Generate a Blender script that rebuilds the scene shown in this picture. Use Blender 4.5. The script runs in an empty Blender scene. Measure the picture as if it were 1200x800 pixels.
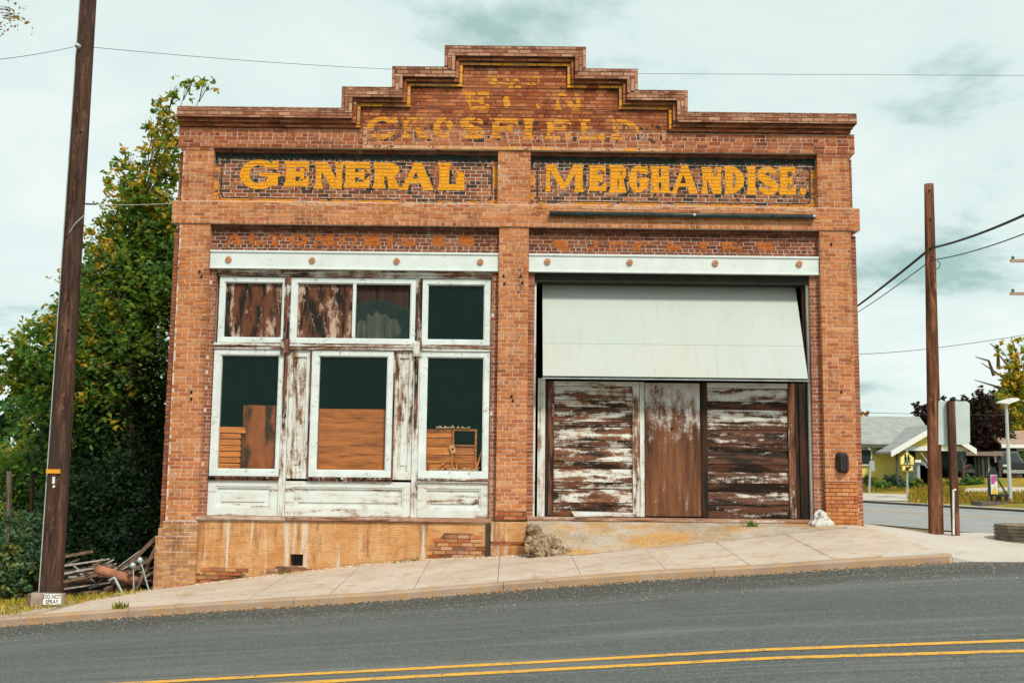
import bpy, math, random
import numpy as np
from mathutils import Vector, Matrix
random.seed(7); rng = np.random.default_rng(7)
scene = bpy.context.scene
col = scene.collection
R = math.radians

# ------------------------------------------------------------------ camera, world, sun, exposure
F, PITCH, ROLL, DIST = 1200.0, math.atan(1200/10300.0), math.radians(0.65), 18.0
cam_d = bpy.data.cameras.new('camera'); cam = bpy.data.objects.new('camera', cam_d); col.objects.link(cam)
cam_d.sensor_width = 36.0; cam_d.lens = 36.0; cam_d.clip_start = 0.1; cam_d.clip_end = 3000
cs, sn, cp, sp = math.cos(ROLL), math.sin(ROLL), math.cos(PITCH), math.sin(PITCH)
rv = Vector((cs, -sn*sp, sn*cp)); fv = Vector((0, cp, sp)); uv = rv.cross(fv)
cam.matrix_world = Matrix(((rv.x, uv.x, -fv.x, 0), (rv.y, uv.y, -fv.y, -DIST), (rv.z, uv.z, -fv.z, 0), (0, 0, 0, 1)))
scene.camera = cam

SUN_EL, SUN_AZ = 48, 26        # azimuth: degrees to the right of the viewer's back
world = bpy.data.worlds.new('World'); scene.world = world; world.use_nodes = True
wt = world.node_tree; wt.nodes.clear()
def wn(t, **k):
    n = wt.nodes.new(t)
    for a, b in k.items(): setattr(n, a, b)
    return n
sky = wn('ShaderNodeTexSky', sky_type='NISHITA', sun_disc=False)
sky.sun_elevation = R(SUN_EL); sky.sun_rotation = R(180 - SUN_AZ)
bg1 = wn('ShaderNodeBackground'); bg1.inputs[1].default_value = 0.1
wt.links.new(sky.outputs[0], bg1.inputs[0])
tc = wn('ShaderNodeTexCoord')
sep = wn('ShaderNodeSeparateXYZ'); wt.links.new(tc.outputs['Generated'], sep.inputs[0])
zz = wn('ShaderNodeMath', operation='MAXIMUM'); wt.links.new(sep.outputs[2], zz.inputs[0]); zz.inputs[1].default_value = 0
za = wn('ShaderNodeMath', operation='ADD'); wt.links.new(zz.outputs[0], za.inputs[0]); za.inputs[1].default_value = 0.22
dx = wn('ShaderNodeMath', operation='DIVIDE'); wt.links.new(sep.outputs[0], dx.inputs[0]); wt.links.new(za.outputs[0], dx.inputs[1])
dy = wn('ShaderNodeMath', operation='DIVIDE'); wt.links.new(sep.outputs[1], dy.inputs[0]); wt.links.new(za.outputs[0], dy.inputs[1])
cmb = wn('ShaderNodeCombineXYZ'); sh_ = wn('ShaderNodeMath', operation='ADD'); wt.links.new(dx.outputs[0], sh_.inputs[0]); sh_.inputs[1].default_value = 0.36; wt.links.new(sh_.outputs[0], cmb.inputs[0]); wt.links.new(dy.outputs[0], cmb.inputs[1]); cmb.inputs[2].default_value = 3.7
nz = wn('ShaderNodeTexNoise'); nz.inputs['Scale'].default_value = 1.5; nz.inputs['Detail'].default_value = 10; nz.inputs['Roughness'].default_value = 0.58
nz.inputs['Distortion'].default_value = 0.3
wt.links.new(cmb.outputs[0], nz.inputs['Vector'])
cr = wn('ShaderNodeValToRGB'); e = cr.color_ramp.elements
e[0].position = 0.30; e[0].color = (0.32, 0.47, 0.44, 1)
e[1].position = 0.60; e[1].color = (0.705, 0.775, 0.745, 1)
m_ = e.new(0.40); m_.color = (0.60, 0.71, 0.68, 1)
nz2 = wn('ShaderNodeTexNoise'); nz2.inputs['Scale'].default_value = 6.0; nz2.inputs['Detail'].default_value = 8; nz2.inputs['Roughness'].default_value = 0.62; wt.links.new(cmb.outputs[0], nz2.inputs['Vector'])
ma = wn('ShaderNodeMath', operation='MULTIPLY_ADD'); wt.links.new(nz2.outputs[0], ma.inputs[0]); ma.inputs[1].default_value = 0.22; wt.links.new(nz.outputs[0], ma.inputs[2])
mb_ = wn('ShaderNodeMath', operation='SUBTRACT'); wt.links.new(ma.outputs[0], mb_.inputs[0]); mb_.inputs[1].default_value = 0.125; wt.links.new(mb_.outputs[0], cr.inputs[0])
bg2 = wn('ShaderNodeBackground'); bg2.inputs[1].default_value = 0.98
wt.links.new(cr.outputs[0], bg2.inputs[0])
mx = wn('ShaderNodeMixShader'); mx.inputs[0].default_value = 0.93
wt.links.new(bg1.outputs[0], mx.inputs[1]); wt.links.new(bg2.outputs[0], mx.inputs[2])
wo = wn('ShaderNodeOutputWorld'); wt.links.new(mx.outputs[0], wo.inputs[0])

sl = bpy.data.lights.new('sun', 'SUN'); sl.energy = 2.6; sl.angle = R(9); sl.color = (1, 0.93, 0.82)
so = bpy.data.objects.new('sun', sl); col.objects.link(so); so.location = (10, -15, 20)
sd = Vector((math.sin(R(SUN_AZ))*math.cos(R(SUN_EL)), -math.cos(R(SUN_AZ))*math.cos(R(SUN_EL)), math.sin(R(SUN_EL))))
so.rotation_euler = sd.to_track_quat('Z', 'Y').to_euler()
vs = scene.view_settings
vs.view_transform = 'Standard'; vs.look = 'None'; vs.exposure = 0.38; vs.gamma = 1.0
scene.cycles.max_bounces = 6; scene.cycles.transparent_max_bounces = 12

# ------------------------------------------------------------------ geometry helpers
def ray(u, v):
    a, b = (u-600)/F, -(v-400)/F
    a, b = a*cs - b*sn, a*sn + b*cs
    return a, cp - b*sp, sp + b*cp
def at(u, v, Y=0.0):
    a, y, z = ray(u, v); t = (Y+DIST)/y
    return Vector((a*t, Y, z*t))
def gp(u, v, Z):
    a, y, z = ray(u, v); t = Z/z
    return Vector((a*t, y*t - DIST, Z))

def props(o, label=None, cat=None, group=None, kind=None):
    if label: o['label'] = label
    if cat: o['category'] = cat
    if group: o['group'] = group
    if kind: o['kind'] = kind
    return o
WL = {}
def wloc(o): return WL.get(o.name, Vector((0, 0, 0)))
def thing(name, loc, label, cat, group=None):
    o = bpy.data.objects.new(name, None); col.objects.link(o); o.location = loc; WL[o.name] = Vector(loc)
    o.empty_display_size = 0.2
    return props(o, label, cat, group)
def link(name, me, mat, parent=None, origin=None, kind=None):
    o = bpy.data.objects.new(name, me); col.objects.link(o)
    if mat is not None and len(me.materials) == 0:
        for m in (mat if isinstance(mat, (list, tuple)) else [mat]): me.materials.append(m)
    origin = Vector(origin or (0, 0, 0)); WL[o.name] = origin
    if parent is not None: o.parent = parent; o.location = origin - wloc(parent)
    else: o.location = origin
    if kind: o['kind'] = kind
    return o

class MB:
    def __init__(s): s.v = []; s.f = []; s.c = []; s.mi = []
    def add(s, vs_, fs, c=None, mi=0):
        n = len(s.v); s.v += [tuple(p) for p in vs_]
        s.f += [tuple(i+n for i in f) for f in fs]; s.mi += [mi]*len(fs)
        s.c += [c or (1, 1, 1)]*len(vs_)
        return s
    def box(s, x0, x1, y0, y1, z0, z1, c=None, mi=0, back=True):
        v = [(x0,y0,z0),(x1,y0,z0),(x1,y1,z0),(x0,y1,z0),(x0,y0,z1),(x1,y0,z1),(x1,y1,z1),(x0,y1,z1)]
        f = [(0,1,5,4),(1,2,6,5),(3,0,4,7),(4,5,6,7),(3,2,1,0)]
        if back: f.append((2,3,7,6))
        return s.add(v, f, c, mi)
    def hexa(s, p, c=None, mi=0):   # 8 points: bottom ring then top ring
        return s.add(p, [(0,1,5,4),(1,2,6,5),(2,3,7,6),(3,0,4,7),(4,5,6,7),(3,2,1,0)], c, mi)
    def bar(s, a, b, w, h, up=(0,0,1), c=None, mi=0):  # rectangular bar from a to b
        a, b = Vector(a), Vector(b); d = (b-a).normalized(); u = Vector(up)
        if abs(d.dot(u)) > .95: u = Vector((0, 1, 0))
        r = d.cross(u).normalized(); u = r.cross(d)
        p = [a-r*w/2-u*h/2, a+r*w/2-u*h/2, b+r*w/2-u*h/2, b-r*w/2-u*h/2, a-r*w/2+u*h/2, a+r*w/2+u*h/2, b+r*w/2+u*h/2, b-r*w/2+u*h/2]
        return s.hexa(p, c, mi)
    def tube(s, pts, rad, n=8, c=None, mi=0, cap=True):
        pts = [Vector(p) for p in pts]; k = len(pts)
        if not isinstance(rad, (list, tuple)): rad = [rad]*k
        vv = []; ff = []; pr = None
        for i, p in enumerate(pts):
            d = (pts[min(i+1, k-1)] - pts[max(i-1, 0)]).normalized()
            if pr is None:
                pr = d.cross(Vector((0, 0, 1)) if abs(d.z) < .9 else Vector((1, 0, 0))).normalized()
            r = (pr - d*pr.dot(d)).normalized(); pr = r; q = d.cross(r)
            for j in range(n):
                t = 2*math.pi*j/n; vv.append(p + (r*math.cos(t) + q*math.sin(t))*rad[i])
        for i in range(k-1):
            for j in range(n):
                a = i*n+j; b = i*n+(j+1) % n; ff.append((a, b, b+n, a+n))
        if cap: ff.append(tuple(range(n))[::-1]); ff.append(tuple((k-1)*n+j for j in range(n)))
        return s.add(vv, ff, c, mi)
    def disc(s, cx, cz, y0, y1, r, n=12, c=None, mi=0):
        return s.tube([(cx, y0, cz), (cx, y1, cz)], r, n, c, mi)
    def poly(s, pts, y0, y1, c=None, mi=0):     # xz outline (ccw seen from -y) extruded y0..y1
        n = len(pts); v = [(x, y0, z) for x, z in pts] + [(x, y1, z) for x, z in pts]
        f = [tuple(range(n)), tuple(range(2*n-1, n-1, -1))] + [(j, i, i+n, j+n) for i in range(n) for j in [(i+1) % n]]
        return s.add(v, f, c, mi)
    def build(s, name, mat, parent=None, kind=None, smooth=False, colour=False, label=None):
        if not s.v: return None
        a = np.array(s.v, dtype=np.float64); lo, hi = a.min(0), a.max(0)
        o = Vector(((lo[0]+hi[0])/2, (lo[1]+hi[1])/2, lo[2]))
        a = a - np.array(o)
        me = bpy.data.meshes.new(name); me.from_pydata(a.tolist(), [], s.f)
        if any(s.mi): me.polygons.foreach_set('material_index', s.mi)
        if colour:
            at_ = me.attributes.new('Col', 'FLOAT_COLOR', 'POINT')
            at_.data.foreach_set('color', np.c_[np.array(s.c, dtype=np.float32), np.ones(len(s.v))].ravel())
        if smooth: me.polygons.foreach_set('use_smooth', [True]*len(me.polygons))
        me.update()
        ob = link(name, me, mat, parent, o, kind)
        if label: ob['label'] = label
        return ob

# ------------------------------------------------------------------ numpy value noise (for wear masks)
_g = rng.random((256, 256))
def vnoise(x, z):
    xi = np.floor(x).astype(int); zi = np.floor(z).astype(int); fx = x-xi; fz = z-zi
    fx = fx*fx*(3-2*fx); fz = fz*fz*(3-2*fz)
    g = lambda i, j: _g[i % 256, j % 256]
    return (g(xi, zi)*(1-fx)+g(xi+1, zi)*fx)*(1-fz) + (g(xi, zi+1)*(1-fx)+g(xi+1, zi+1)*fx)*fz
def fbm(x, z, o=4):
    r = 0; a = .5
    for k in range(o): r = r + a*vnoise(x*2**k+17*k, z*2**k+31*k); a *= .5
    return r/(1-.5**o)

# ------------------------------------------------------------------ material helpers
class NT:
    def __init__(s, name, rough=0.8, spec=0.3):
        s.m = bpy.data.materials.new(name); s.m.use_nodes = True; s.t = s.m.node_tree
        s.b = s.t.nodes['Principled BSDF']; s.b.inputs['Roughness'].default_value = rough
        s.b.inputs['Specular IOR Level'].default_value = spec
        g = s.t.nodes.new('ShaderNodeNewGeometry'); s.pos = g.outputs['Position']; s.geo = g
    def n(s, t, **k):
        x = s.t.nodes.new(t)
        for a, b in k.items(): setattr(x, a, b)
        return x
    def L(s, a, b): s.t.links.new(a, b)
    def put(s, i, v):
        if hasattr(v, 'is_linked') or isinstance(v, bpy.types.NodeSocket): s.L(v, i)
        elif isinstance(v, (tuple, list)) and len(v) == 3 and i.type == 'RGBA': i.default_value = (*v, 1)
        else: i.default_value = v
    def noise(s, scale, detail=4, rough=.55, stretch=(1, 1, 1), off=0, src=None, dist=0):
        mp = s.n('ShaderNodeMapping'); s.L(src or s.pos, mp.inputs[0]); mp.inputs['Scale'].default_value = stretch
        mp.inputs['Location'].default_value = (off, off*.7, off*1.3)
        x = s.n('ShaderNodeTexNoise'); s.L(mp.outputs[0], x.inputs['Vector'])
        x.inputs['Scale'].default_value = scale; x.inputs['Detail'].default_value = detail; x.inputs['Roughness'].default_value = rough
        x.inputs['Distortion'].default_value = dist
        return x.outputs[0]
    def ramp(s, v, a, b, lo=0., hi=1.):
        x = s.n('ShaderNodeMapRange'); s.put(x.inputs[0], v)
        for i, q in zip((1, 2, 3, 4), (a, b, lo, hi)): x.inputs[i].default_value = q
        return x.outputs[0]
    def cramp(s, v, stops):
        x = s.n('ShaderNodeValToRGB'); s.L(v, x.inputs[0]); e = x.color_ramp.elements
        while len(e) < len(stops): e.new(.5)
        for k, (p, c) in enumerate(stops): e[k].position = p; e[k].color = (*c, 1)
        return x.outputs[0]
    def mix(s, f, a, b, mode='MIX'):
        x = s.n('ShaderNodeMix', data_type='RGBA', blend_type=mode)
        s.put(x.inputs[0], f); s.put(x.inputs[6], a); s.put(x.inputs[7], b); return x.outputs[2]
    def math(s, op, a, b=0.):
        x = s.n('ShaderNodeMath', operation=op); s.put(x.inputs[0], a); s.put(x.inputs[1], b); return x.outputs[0]
    def attr(s, name='Col', t='GEOMETRY'):
        return s.n('ShaderNodeAttribute', attribute_name=name, attribute_type=t)
    def bump(s, h, st=.3, d=.01):
        x = s.n('ShaderNodeBump'); x.inputs['Strength'].default_value = st; x.inputs['Distance'].default_value = d
        s.L(h, x.inputs['Height']); s.L(x.outputs[0], s.b.inputs['Normal'])
    def out(s, c): s.put(s.b.inputs['Base Color'], c); return s.m

def flat(name, c, rough=.7, var=.25, scale=6, metal=0, spec=.3, bump=.15, stretch=(1, 1, 1)):
    m = NT(name, rough, spec); n = m.noise(scale, 5, .6, stretch)
    m.b.inputs['Metallic'].default_value = metal
    if bump: m.bump(m.noise(scale*6, 3), bump, .005)
    f = m.ramp(n, .3, .7)
    return m.out(m.mix(f, tuple(x*(1-var) for x in c), tuple(min(1, x*(1+var)) for x in c)))

def brick_mat():
    m = NT('weathered_brick', .9, .15)
    a = m.attr().outputs['Color']
    n1 = m.noise(38, 5, .65); n2 = m.noise(1.1, 4, .6); n3 = m.noise(9, 4, .6, off=5)
    c = m.mix(m.ramp(n1, .3, .75, 0, .55), a, m.mix(1, a, (.62, .5, .45), 'MULTIPLY'))
    c = m.mix(m.math('MULTIPLY', m.ramp(n2, .45, .75, 0, .38), m.ramp(n3, .35, .7)), c, (.64, .40, .24))   # pale bloom
    c = m.mix(m.ramp(m.noise(22, 4, .7, off=9), .60, .72, 0, .75), c, (.07, .035, .02))                     # pits and soot
    c = m.mix(m.ramp(m.noise(70, 2, .5, off=3), .64, .70, 0, .5), c, (.66, .58, .5))
    s1 = m.noise(1.3, 6, .68, (2.2, 1, .35), off=14); s2 = m.noise(2.6, 6, .7, off=18)
    c = m.mix(m.math('MULTIPLY', m.ramp(s1, .50, .66, 0, .75), m.ramp(s2, .35, .6)), c, m.mix(1, c, (.36, .30, .27), 'MULTIPLY'))
    c = m.mix(m.ramp(m.noise(3.1, 7, .72, off=23), .60, .70, 0, .5), c, (.62, .50, .40))
    m.bump(m.noise(90, 4, .7), .5, .004)
    return m.out(c)
def mortar_mat(name, c, dark):
    m = NT(name, .95, .1)
    n = m.noise(14, 5, .65); f = m.ramp(n, .5, .62)
    c2 = m.mix(m.ramp(m.noise(2.2, 4, .6, off=7), dark, dark+.12), (.055, .035, .025), c)
    m.bump(m.noise(60, 4), .5, .004)
    return m.out(m.mix(f, c2, m.mix(.5, c2, (.25, .15, .10))))
def paint_mat(name, c, under, wear=.5):
    m = NT(name, .85, .15)
    n = m.noise(55, 5, .7); n2 = m.noise(8, 4, .6, off=2)
    x = m.math('ADD', m.math('MULTIPLY', n, .6), m.math('MULTIPLY', n2, .4))
    base = m.mix(m.ramp(m.noise(20, 4, .6, off=4), .3, .7), tuple(q*.84 for q in c), tuple(min(1, q*1.12) for q in c))
    m.bump(m.noise(90, 4, .7), .4, .003)
    return m.out(m.mix(m.ramp(x, wear, wear+.05), base, under))
def peel(name, thr=.5, stretch=(10, 10, 1), wood=(.135, .058, .029), dark=(.022, .014, .010), paint=(.68, .735, .715), scale=1.6, soft=.03, dk=.5, off=0):
    """flaking white paint over weathered timber; grain runs along the least stretched axis"""
    m = NT(name, .75, .2)
    oi_ = m.n('ShaderNodeObjectInfo'); vm = m.n('ShaderNodeVectorMath', operation='ADD'); sc_ = m.n('ShaderNodeVectorMath', operation='SCALE')
    cb_ = m.n('ShaderNodeCombineXYZ')
    for k_ in range(3): m.L(oi_.outputs['Random'], cb_.inputs[k_])
    m.L(cb_.outputs[0], sc_.inputs[0]); sc_.inputs[3].default_value = 9; m.L(m.pos, vm.inputs[0]); m.L(sc_.outputs[0], vm.inputs[1]); m.pos = vm.outputs[0]
    g = m.noise(scale, 7, .66, stretch, off=off, dist=.25); f = m.noise(45, 4, .7, off=off)
    f2 = m.noise(7, 4, .6, off=off+3)
    v = m.math('ADD', m.math('MULTIPLY', g, .62), m.math('ADD', m.math('MULTIPLY', f, .18), m.math('MULTIPLY', f2, .20)))
    v = m.math('ADD', v, m.ramp(oi_.outputs['Random'], 0, 1, -.022, .022)); mask = m.ramp(v, thr-soft, thr+soft)     # 0 paint, 1 wood
    gs = tuple(q*2.2 for q in stretch)
    w = m.mix(m.ramp(m.noise(scale*3, 6, .65, gs, off=off+1), .3, .7), wood, tuple(q*1.9 for q in wood))
    w = m.mix(m.ramp(m.noise(scale*.9, 5, .6, stretch, off=off+2), dk, dk+.14), w, dark)
    p = m.mix(m.ramp(m.noise(3.5, 5, .6, off=off+4), .35, .75), paint, tuple(q*k for q, k in zip(paint, (.86, .80, .72))))
    edge = m.ramp(v, thr-soft-.05, thr-soft, 0, .45)
    p = m.mix(edge, p, (.42, .25, .15))
    h = m.math('SUBTRACT', m.math('MULTIPLY', m.noise(scale*3, 6, .65, gs, off=off+1), .5), mask)
    m.bump(h, .6, .004)
    return m.out(m.mix(mask, p, w))
def wood_mat(name, c, stretch=(1, 10, 10), scale=2, rough=.8, dark=None, dk=.56, var=.4, off=0):
    m = NT(name, rough, .2)
    g = m.noise(scale, 7, .66, stretch, off=off, dist=.4)
    x = m.mix(m.ramp(g, .3, .7), tuple(q*(1-var) for q in c), tuple(q*(1+var) for q in c))
    x = m.mix(m.ramp(m.noise(scale*.8, 5, .6, stretch, off=off+5), dk, dk+.1, 0, .85), x, dark or tuple(q*.25 for q in c))
    m.bump(g, .4, .006); return m.out(x)

BRICK = brick_mat()
MORTAR = mortar_mat('lime_mortar', (.66, .54, .45), .30)
MORTAR_WHITE = mortar_mat('white_mortar', (.74, .66, .57), .26)
MORTAR_DARK = mortar_mat('sooty_mortar', (.20, .10, .06), .42)
YELLOW = paint_mat('yellow_sign_paint', (.80, .34, .018), (.42, .16, .04), .595)
FADED = paint_mat('faded_yellow_paint', (.74, .31, .03), (.40, .15, .06), .53)
ORANGE = paint_mat('faded_orange_paint', (.46, .13, .025), (.24, .07, .03), .56)
BLACKP = paint_mat('worn_black_paint', (.020, .028, .026), (.16, .08, .05), .53)
TEALP = paint_mat('dark_teal_paint', (.018, .05, .05), (.07, .05, .04), .60)
PEACH = paint_mat('chalky_peach_paint', (.62, .36, .21), (.42, .18, .08), .52)

# ------------------------------------------------------------------ the store
STORE = thing('general_store', (0, 0, -1.7), 'old orange brick general store with stepped parapet and faded yellow painted lettering', 'building')
CH, JT, BL = 0.0672, 0.013, 0.212
Z0 = 4.16
PAL = {
 'pier':  [(.58,.215,.07), (.55,.19,.06), (.61,.235,.08), (.52,.17,.05), (.62,.28,.115), (.45,.135,.042), (.59,.22,.07)],
 'upper': [(.40,.115,.036), (.35,.09,.028), (.45,.14,.048), (.27,.065,.025), (.49,.18,.075)],
 'sign':  [(.32,.095,.034), (.22,.065,.028), (.38,.125,.045), (.13,.045,.024), (.36,.14,.06), (.08,.035,.024), (.28,.08,.03)],
 'frieze':[(.24,.07,.03), (.19,.05,.025), (.28,.085,.035), (.14,.04,.022)],
 'pale':  [(.50,.27,.17), (.44,.21,.125), (.55,.32,.21), (.38,.16,.09), (.30,.11,.06)],
 'jamb':  [(.33,.11,.05), (.27,.08,.04), (.38,.14,.07)],  # set-back faces: their shade is put into a darker brick colour
 'base':  [(.50,.25,.09), (.46,.22,.085), (.55,.29,.12), (.42,.19,.075)],
 'dark':  [(.14,.045,.025), (.11,.035,.02), (.18,.06,.03)],
 'yel':   [(.82,.36,.03), (.74,.33,.04), (.60,.30,.12), (.80,.38,.03)],
}
BR = []      # every brick: x0,x1,z0,z1,yfront,colour,depth
SLABS = {'l': [], 'w': [], 'd': []}
def in_poly(zone, x, z): return zone is None or zone(x, z)
def bricks(x0, x1, z0, z1, y, pal, depth=.10, mort='l', back=None, header=6, key=0, vertical=False, slab=True, jitter=.003, zone=None, tone=1.0):
    """lay courses between x0..x1, z0..z1 with their face at y; joints recessed 5 mm"""
    if slab: SLABS[mort].append((x0+.002, x1-.002, y+.0055, back if back is not None else y+depth, z0+.002, z1-.002))
    A0, A1, B0, B1 = (z0, z1, x0, x1) if vertical else (x0, x1, z0, z1)
    if vertical: k0, k1 = 0, max(1, round((B1-B0)/CH)); ch = (B1-B0)/k1
    else: k0, k1 = math.floor((B0-Z0)/CH+.02), math.ceil((B1-Z0)/CH-.02); ch = CH
    for k in range(k0, k1):
        b0 = (B0 + k*ch) if vertical else Z0+k*CH; b1 = b0+ch
        b0, b1 = max(b0, B0), min(b1, B1)
        if b1-b0 < .02: continue
        hd = header and (k % header == 0)
        ln = BL/2 if hd else BL
        off = (key*.37 + (k % 2)*.5 + (.25 if hd else 0))*ln + random.uniform(-.012, .012)
        a = A0 - (off % ln)
        while a < A1-.001:
            l_ = ln + random.uniform(-.006, .006)
            s0, s1 = max(a, A0), min(a+l_, A1)
            if A1 - s1 < .045: s1 = A1
            if s1 - s0 > .045:
                g = JT/2; c0 = s0 + (g if s0 > A0+.001 else 0); c1 = s1 - (g if s1 < A1-.001 else 0)
                d0 = b0 + g; d1 = b1 - g
                X0, X1, ZZ0, ZZ1 = (d0, d1, c0, c1) if vertical else (c0, c1, d0, d1)
                if in_poly(zone, (X0+X1)/2, (ZZ0+ZZ1)/2):
                    p = random.choice(PAL[pal]); f = random.uniform(.88, 1.12)*tone
                    BR.append((X0, X1, ZZ0, ZZ1, y+random.uniform(-jitter, jitter*.6), tuple(q*f for q in p), depth-.01))
            if s1 >= A1-.001: break
            a += l_
XL, XR, CL, CR_, RL, RR = -5.98, -5.43, -.25, .28, 5.49, 6.05
G = -1.03
# piers
bricks(XL, XR, -1.10, 4.16, 0, 'pier', key=1, back=.5)
bricks(CL, CR_, -.87, 4.16, 0, 'pier', key=2, back=.5)
bricks(RL, RR, -.30, 4.16, 0, 'pier', key=3, back=.5)
bricks(RL, RR, -1.32, -.30, 0, 'pier', key=3, mort='d', back=.5)
bricks(XL-.12, XL, -1.22, 4.09, .10, 'jamb', key=4, header=0, back=.45, mort='d')
bricks(RR, RR+.12, -1.45, 4.09, .10, 'jamb', key=5, header=0, back=.45)
bricks(RR, RR+.06, -1.4, -.95, .03, 'pier', key=5, header=0, back=.1)
bricks(CL-.005, CR_+.003, -1.03, -.87, -.012, 'upper', mort='d', key=2, header=0, back=.5)   # two orange courses
# band and the corbel course below its ends
bricks(XL-.14, RR+.16, 4.16, 4.575, -.028, 'pier', key=6, back=.5)
bricks(XL-.06, XL, 4.09, 4.16, .02, 'pier', key=1, header=0, back=.2)
bricks(RR, RR+.07, 4.09, 4.16, .02, 'pier', key=1, header=0, back=.2)
# upper piers beside the sign panels
bricks(XL, XR, 4.575, 5.51, 0, 'pier', key=1, back=.5)
bricks(CL-.04, CR_+.02, 4.575, 5.57, 0, 'pier', key=2, back=.5)
bricks(RL-.01, RR, 4.575, 5.51, 0, 'pier', key=3, back=.5)
bricks(XL-.09, XL, 4.575, 5.51, .10, 'jamb', key=4, header=0, back=.45, mort='d')
bricks(RR, RR+.08, 4.575, 5.51, .10, 'jamb', key=5, header=0, back=.45)
bricks(XL-.05, XR, 5.51, 5.57, -.015, 'upper', key=1, header=0, back=.5)
bricks(RL-.01, RR+.05, 5.51, 5.57, -.015, 'upper', key=1, header=0, back=.5)
# sign panels and friezes, each under a dark corbel course
for x0, x1 in ((XR, CL-.04), (CR_+.02, RL-.01)):
    bricks(x0, x1, 4.575, 5.50, .12, 'sign', mort='w', key=3, back=.5)
    bricks(x0, x1, 5.50, 5.57, .06, 'dark', mort='d', header=1, key=1, back=.5)
for x0, x1 in ((XR, CL), (CR_, RL)):
    bricks(x0, x1, 3.69, 4.09, .12, 'frieze', key=2, back=.5)
    bricks(x0, x1, 4.09, 4.16, .06, 'dark', mort='d', header=1, key=1, back=.5)
# upper wall with stepped gable, cornice in three steps following the outline
SX = [1.283, 2.222, 3.12]; SZ = [7.465, 7.06, 6.67, 6.272]
WX0, WX1 = -6.07, 6.15
T1, T2, T3 = .202, .067, .067            # coping band, first moulding, second moulding
def outline(d):      # stepped outline inset by d: list of (x0,x1,ztop)
    xs = [s-d for s in SX]
    return [(-xs[0], xs[0], SZ[0]-d), (-xs[1], xs[1], SZ[1]-d), (-xs[2], xs[2], SZ[2]-d), (WX0, WX1, SZ[3]-d)]
din = T1+T2+T3
oi = outline(din)
LB = 5.57
bricks(WX0, WX1, LB, oi[3][2], -.03, 'upper', mort='l', key=7, back=.42)
low = oi[3][2]
bricks(-SX[2]+din, SX[2]-din, low, oi[2][2], -.03, 'upper', mort='d', key=7, back=.42)
bricks(-SX[1]+din, SX[1]-din, oi[2][2], oi[1][2], -.03, 'upper', mort='d', key=7, back=.42)
bricks(-SX[0]+din, SX[0]-din, oi[1][2], oi[0][2], -.03, 'upper', mort='d', key=7, back=.42)
def stepped_band(d0, d1, y, pal_h, pal_v, back, hdr=0, gable_only=False, mort='d', ys=0):
    """ring between inset d0 and d1 as butted pieces"""
    X = [0]+[s for s in SX]
    for sgn in (-1, 1):
        for i in range(3):                     # horizontal tread i (i=0 top) and riser i
            xo = SX[i]-d0; xi = SX[i]-d1
            if i == 0:
                if sgn == -1: bricks(-xo, xo, SZ[0]-d1, SZ[0]-d0, y, pal_h, key=1, header=hdr, back=back, mort=mort)
            else:
                a, b = SX[i-1]-d1, xo
                bricks(*((-b, -a) if sgn < 0 else (a, b)), SZ[i]-d1, SZ[i]-d0, y, pal_h, key=i, header=hdr, back=back, mort=mort)
            a, b = xi, xo
            bricks(*((-b, -a) if sgn < 0 else (a, b)), SZ[i+1]-d0, SZ[i]-d1, y, pal_v, key=i, header=0, back=back, vertical=True, mort=mort)
        a, b = SX[2]-d1, WX1 - (.0 if y < -.15 else .05 if y < -.1 else .08)
        if not gable_only:
            bricks(*((WX0-.0 if sgn < 0 else a), (-a if sgn < 0 else b)), SZ[3]-d1, SZ[3]-d0, y, pal_h, key=5, header=hdr, back=back, mort=mort)
stepped_band(.062, T1, -.20, 'pale', 'pale', .42)
stepped_band(0, .062, -.19, 'pale', 'pale', .42, hdr=1)
stepped_band(T1, T1+T2, -.135, 'upper', 'upper', .42)
stepped_band(T1+T2, din, -.085, 'upper', 'upper', .42)
# turn the innermost moulding of the gable yellow (painted)
BR = [(b[0], b[1], b[2], b[3], b[4], random.choice(PAL['yel']) if abs(b[4]+.085) < .006 and abs((b[0]+b[1])/2) < SX[2]-T1-T2+.005 and random.random() < .93 else b[5], b[6]) for b in BR]
# order-two brick jambs inside the bays
for x0, x1 in ((XR, XR+.115), (CL-.125, CL)):
    bricks(x0, x1, G, 3.38, .11, 'jamb', key=2, header=0, back=.5)
for x0, x1 in ((CR_, CR_+.115), (RL-.17, RL)):
    bricks(x0, x1, -.99, 3.38, .11, 'jamb', key=3, header=0, back=.5)
# left pier base and centre pier base: broader, smeared with ochre render
bricks(-6.115, XR+.03, -2.45, -1.36, -.05, 'base', key=2, header=0, back=.5, mort='l', jitter=.006)
bricks(-6.0, XR+.03, -1.36, -1.10, -.05, 'base', key=2, header=0, back=.5, mort='l', jitter=.006)
bricks(-6.08, -6.0, -1.36, -1.22, -.02, 'base', key=2, header=0, back=.3, jitter=.012)
bricks(CL-.08, CR_+.03, -1.90, -1.62, -.04, 'base', key=2, header=0, back=.5, mort='d')
bricks(CL-.08, CR_+.03, -1.45, -1.38, -.04, 'upper', key=1, header=0, back=.5, mort='d')

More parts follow.
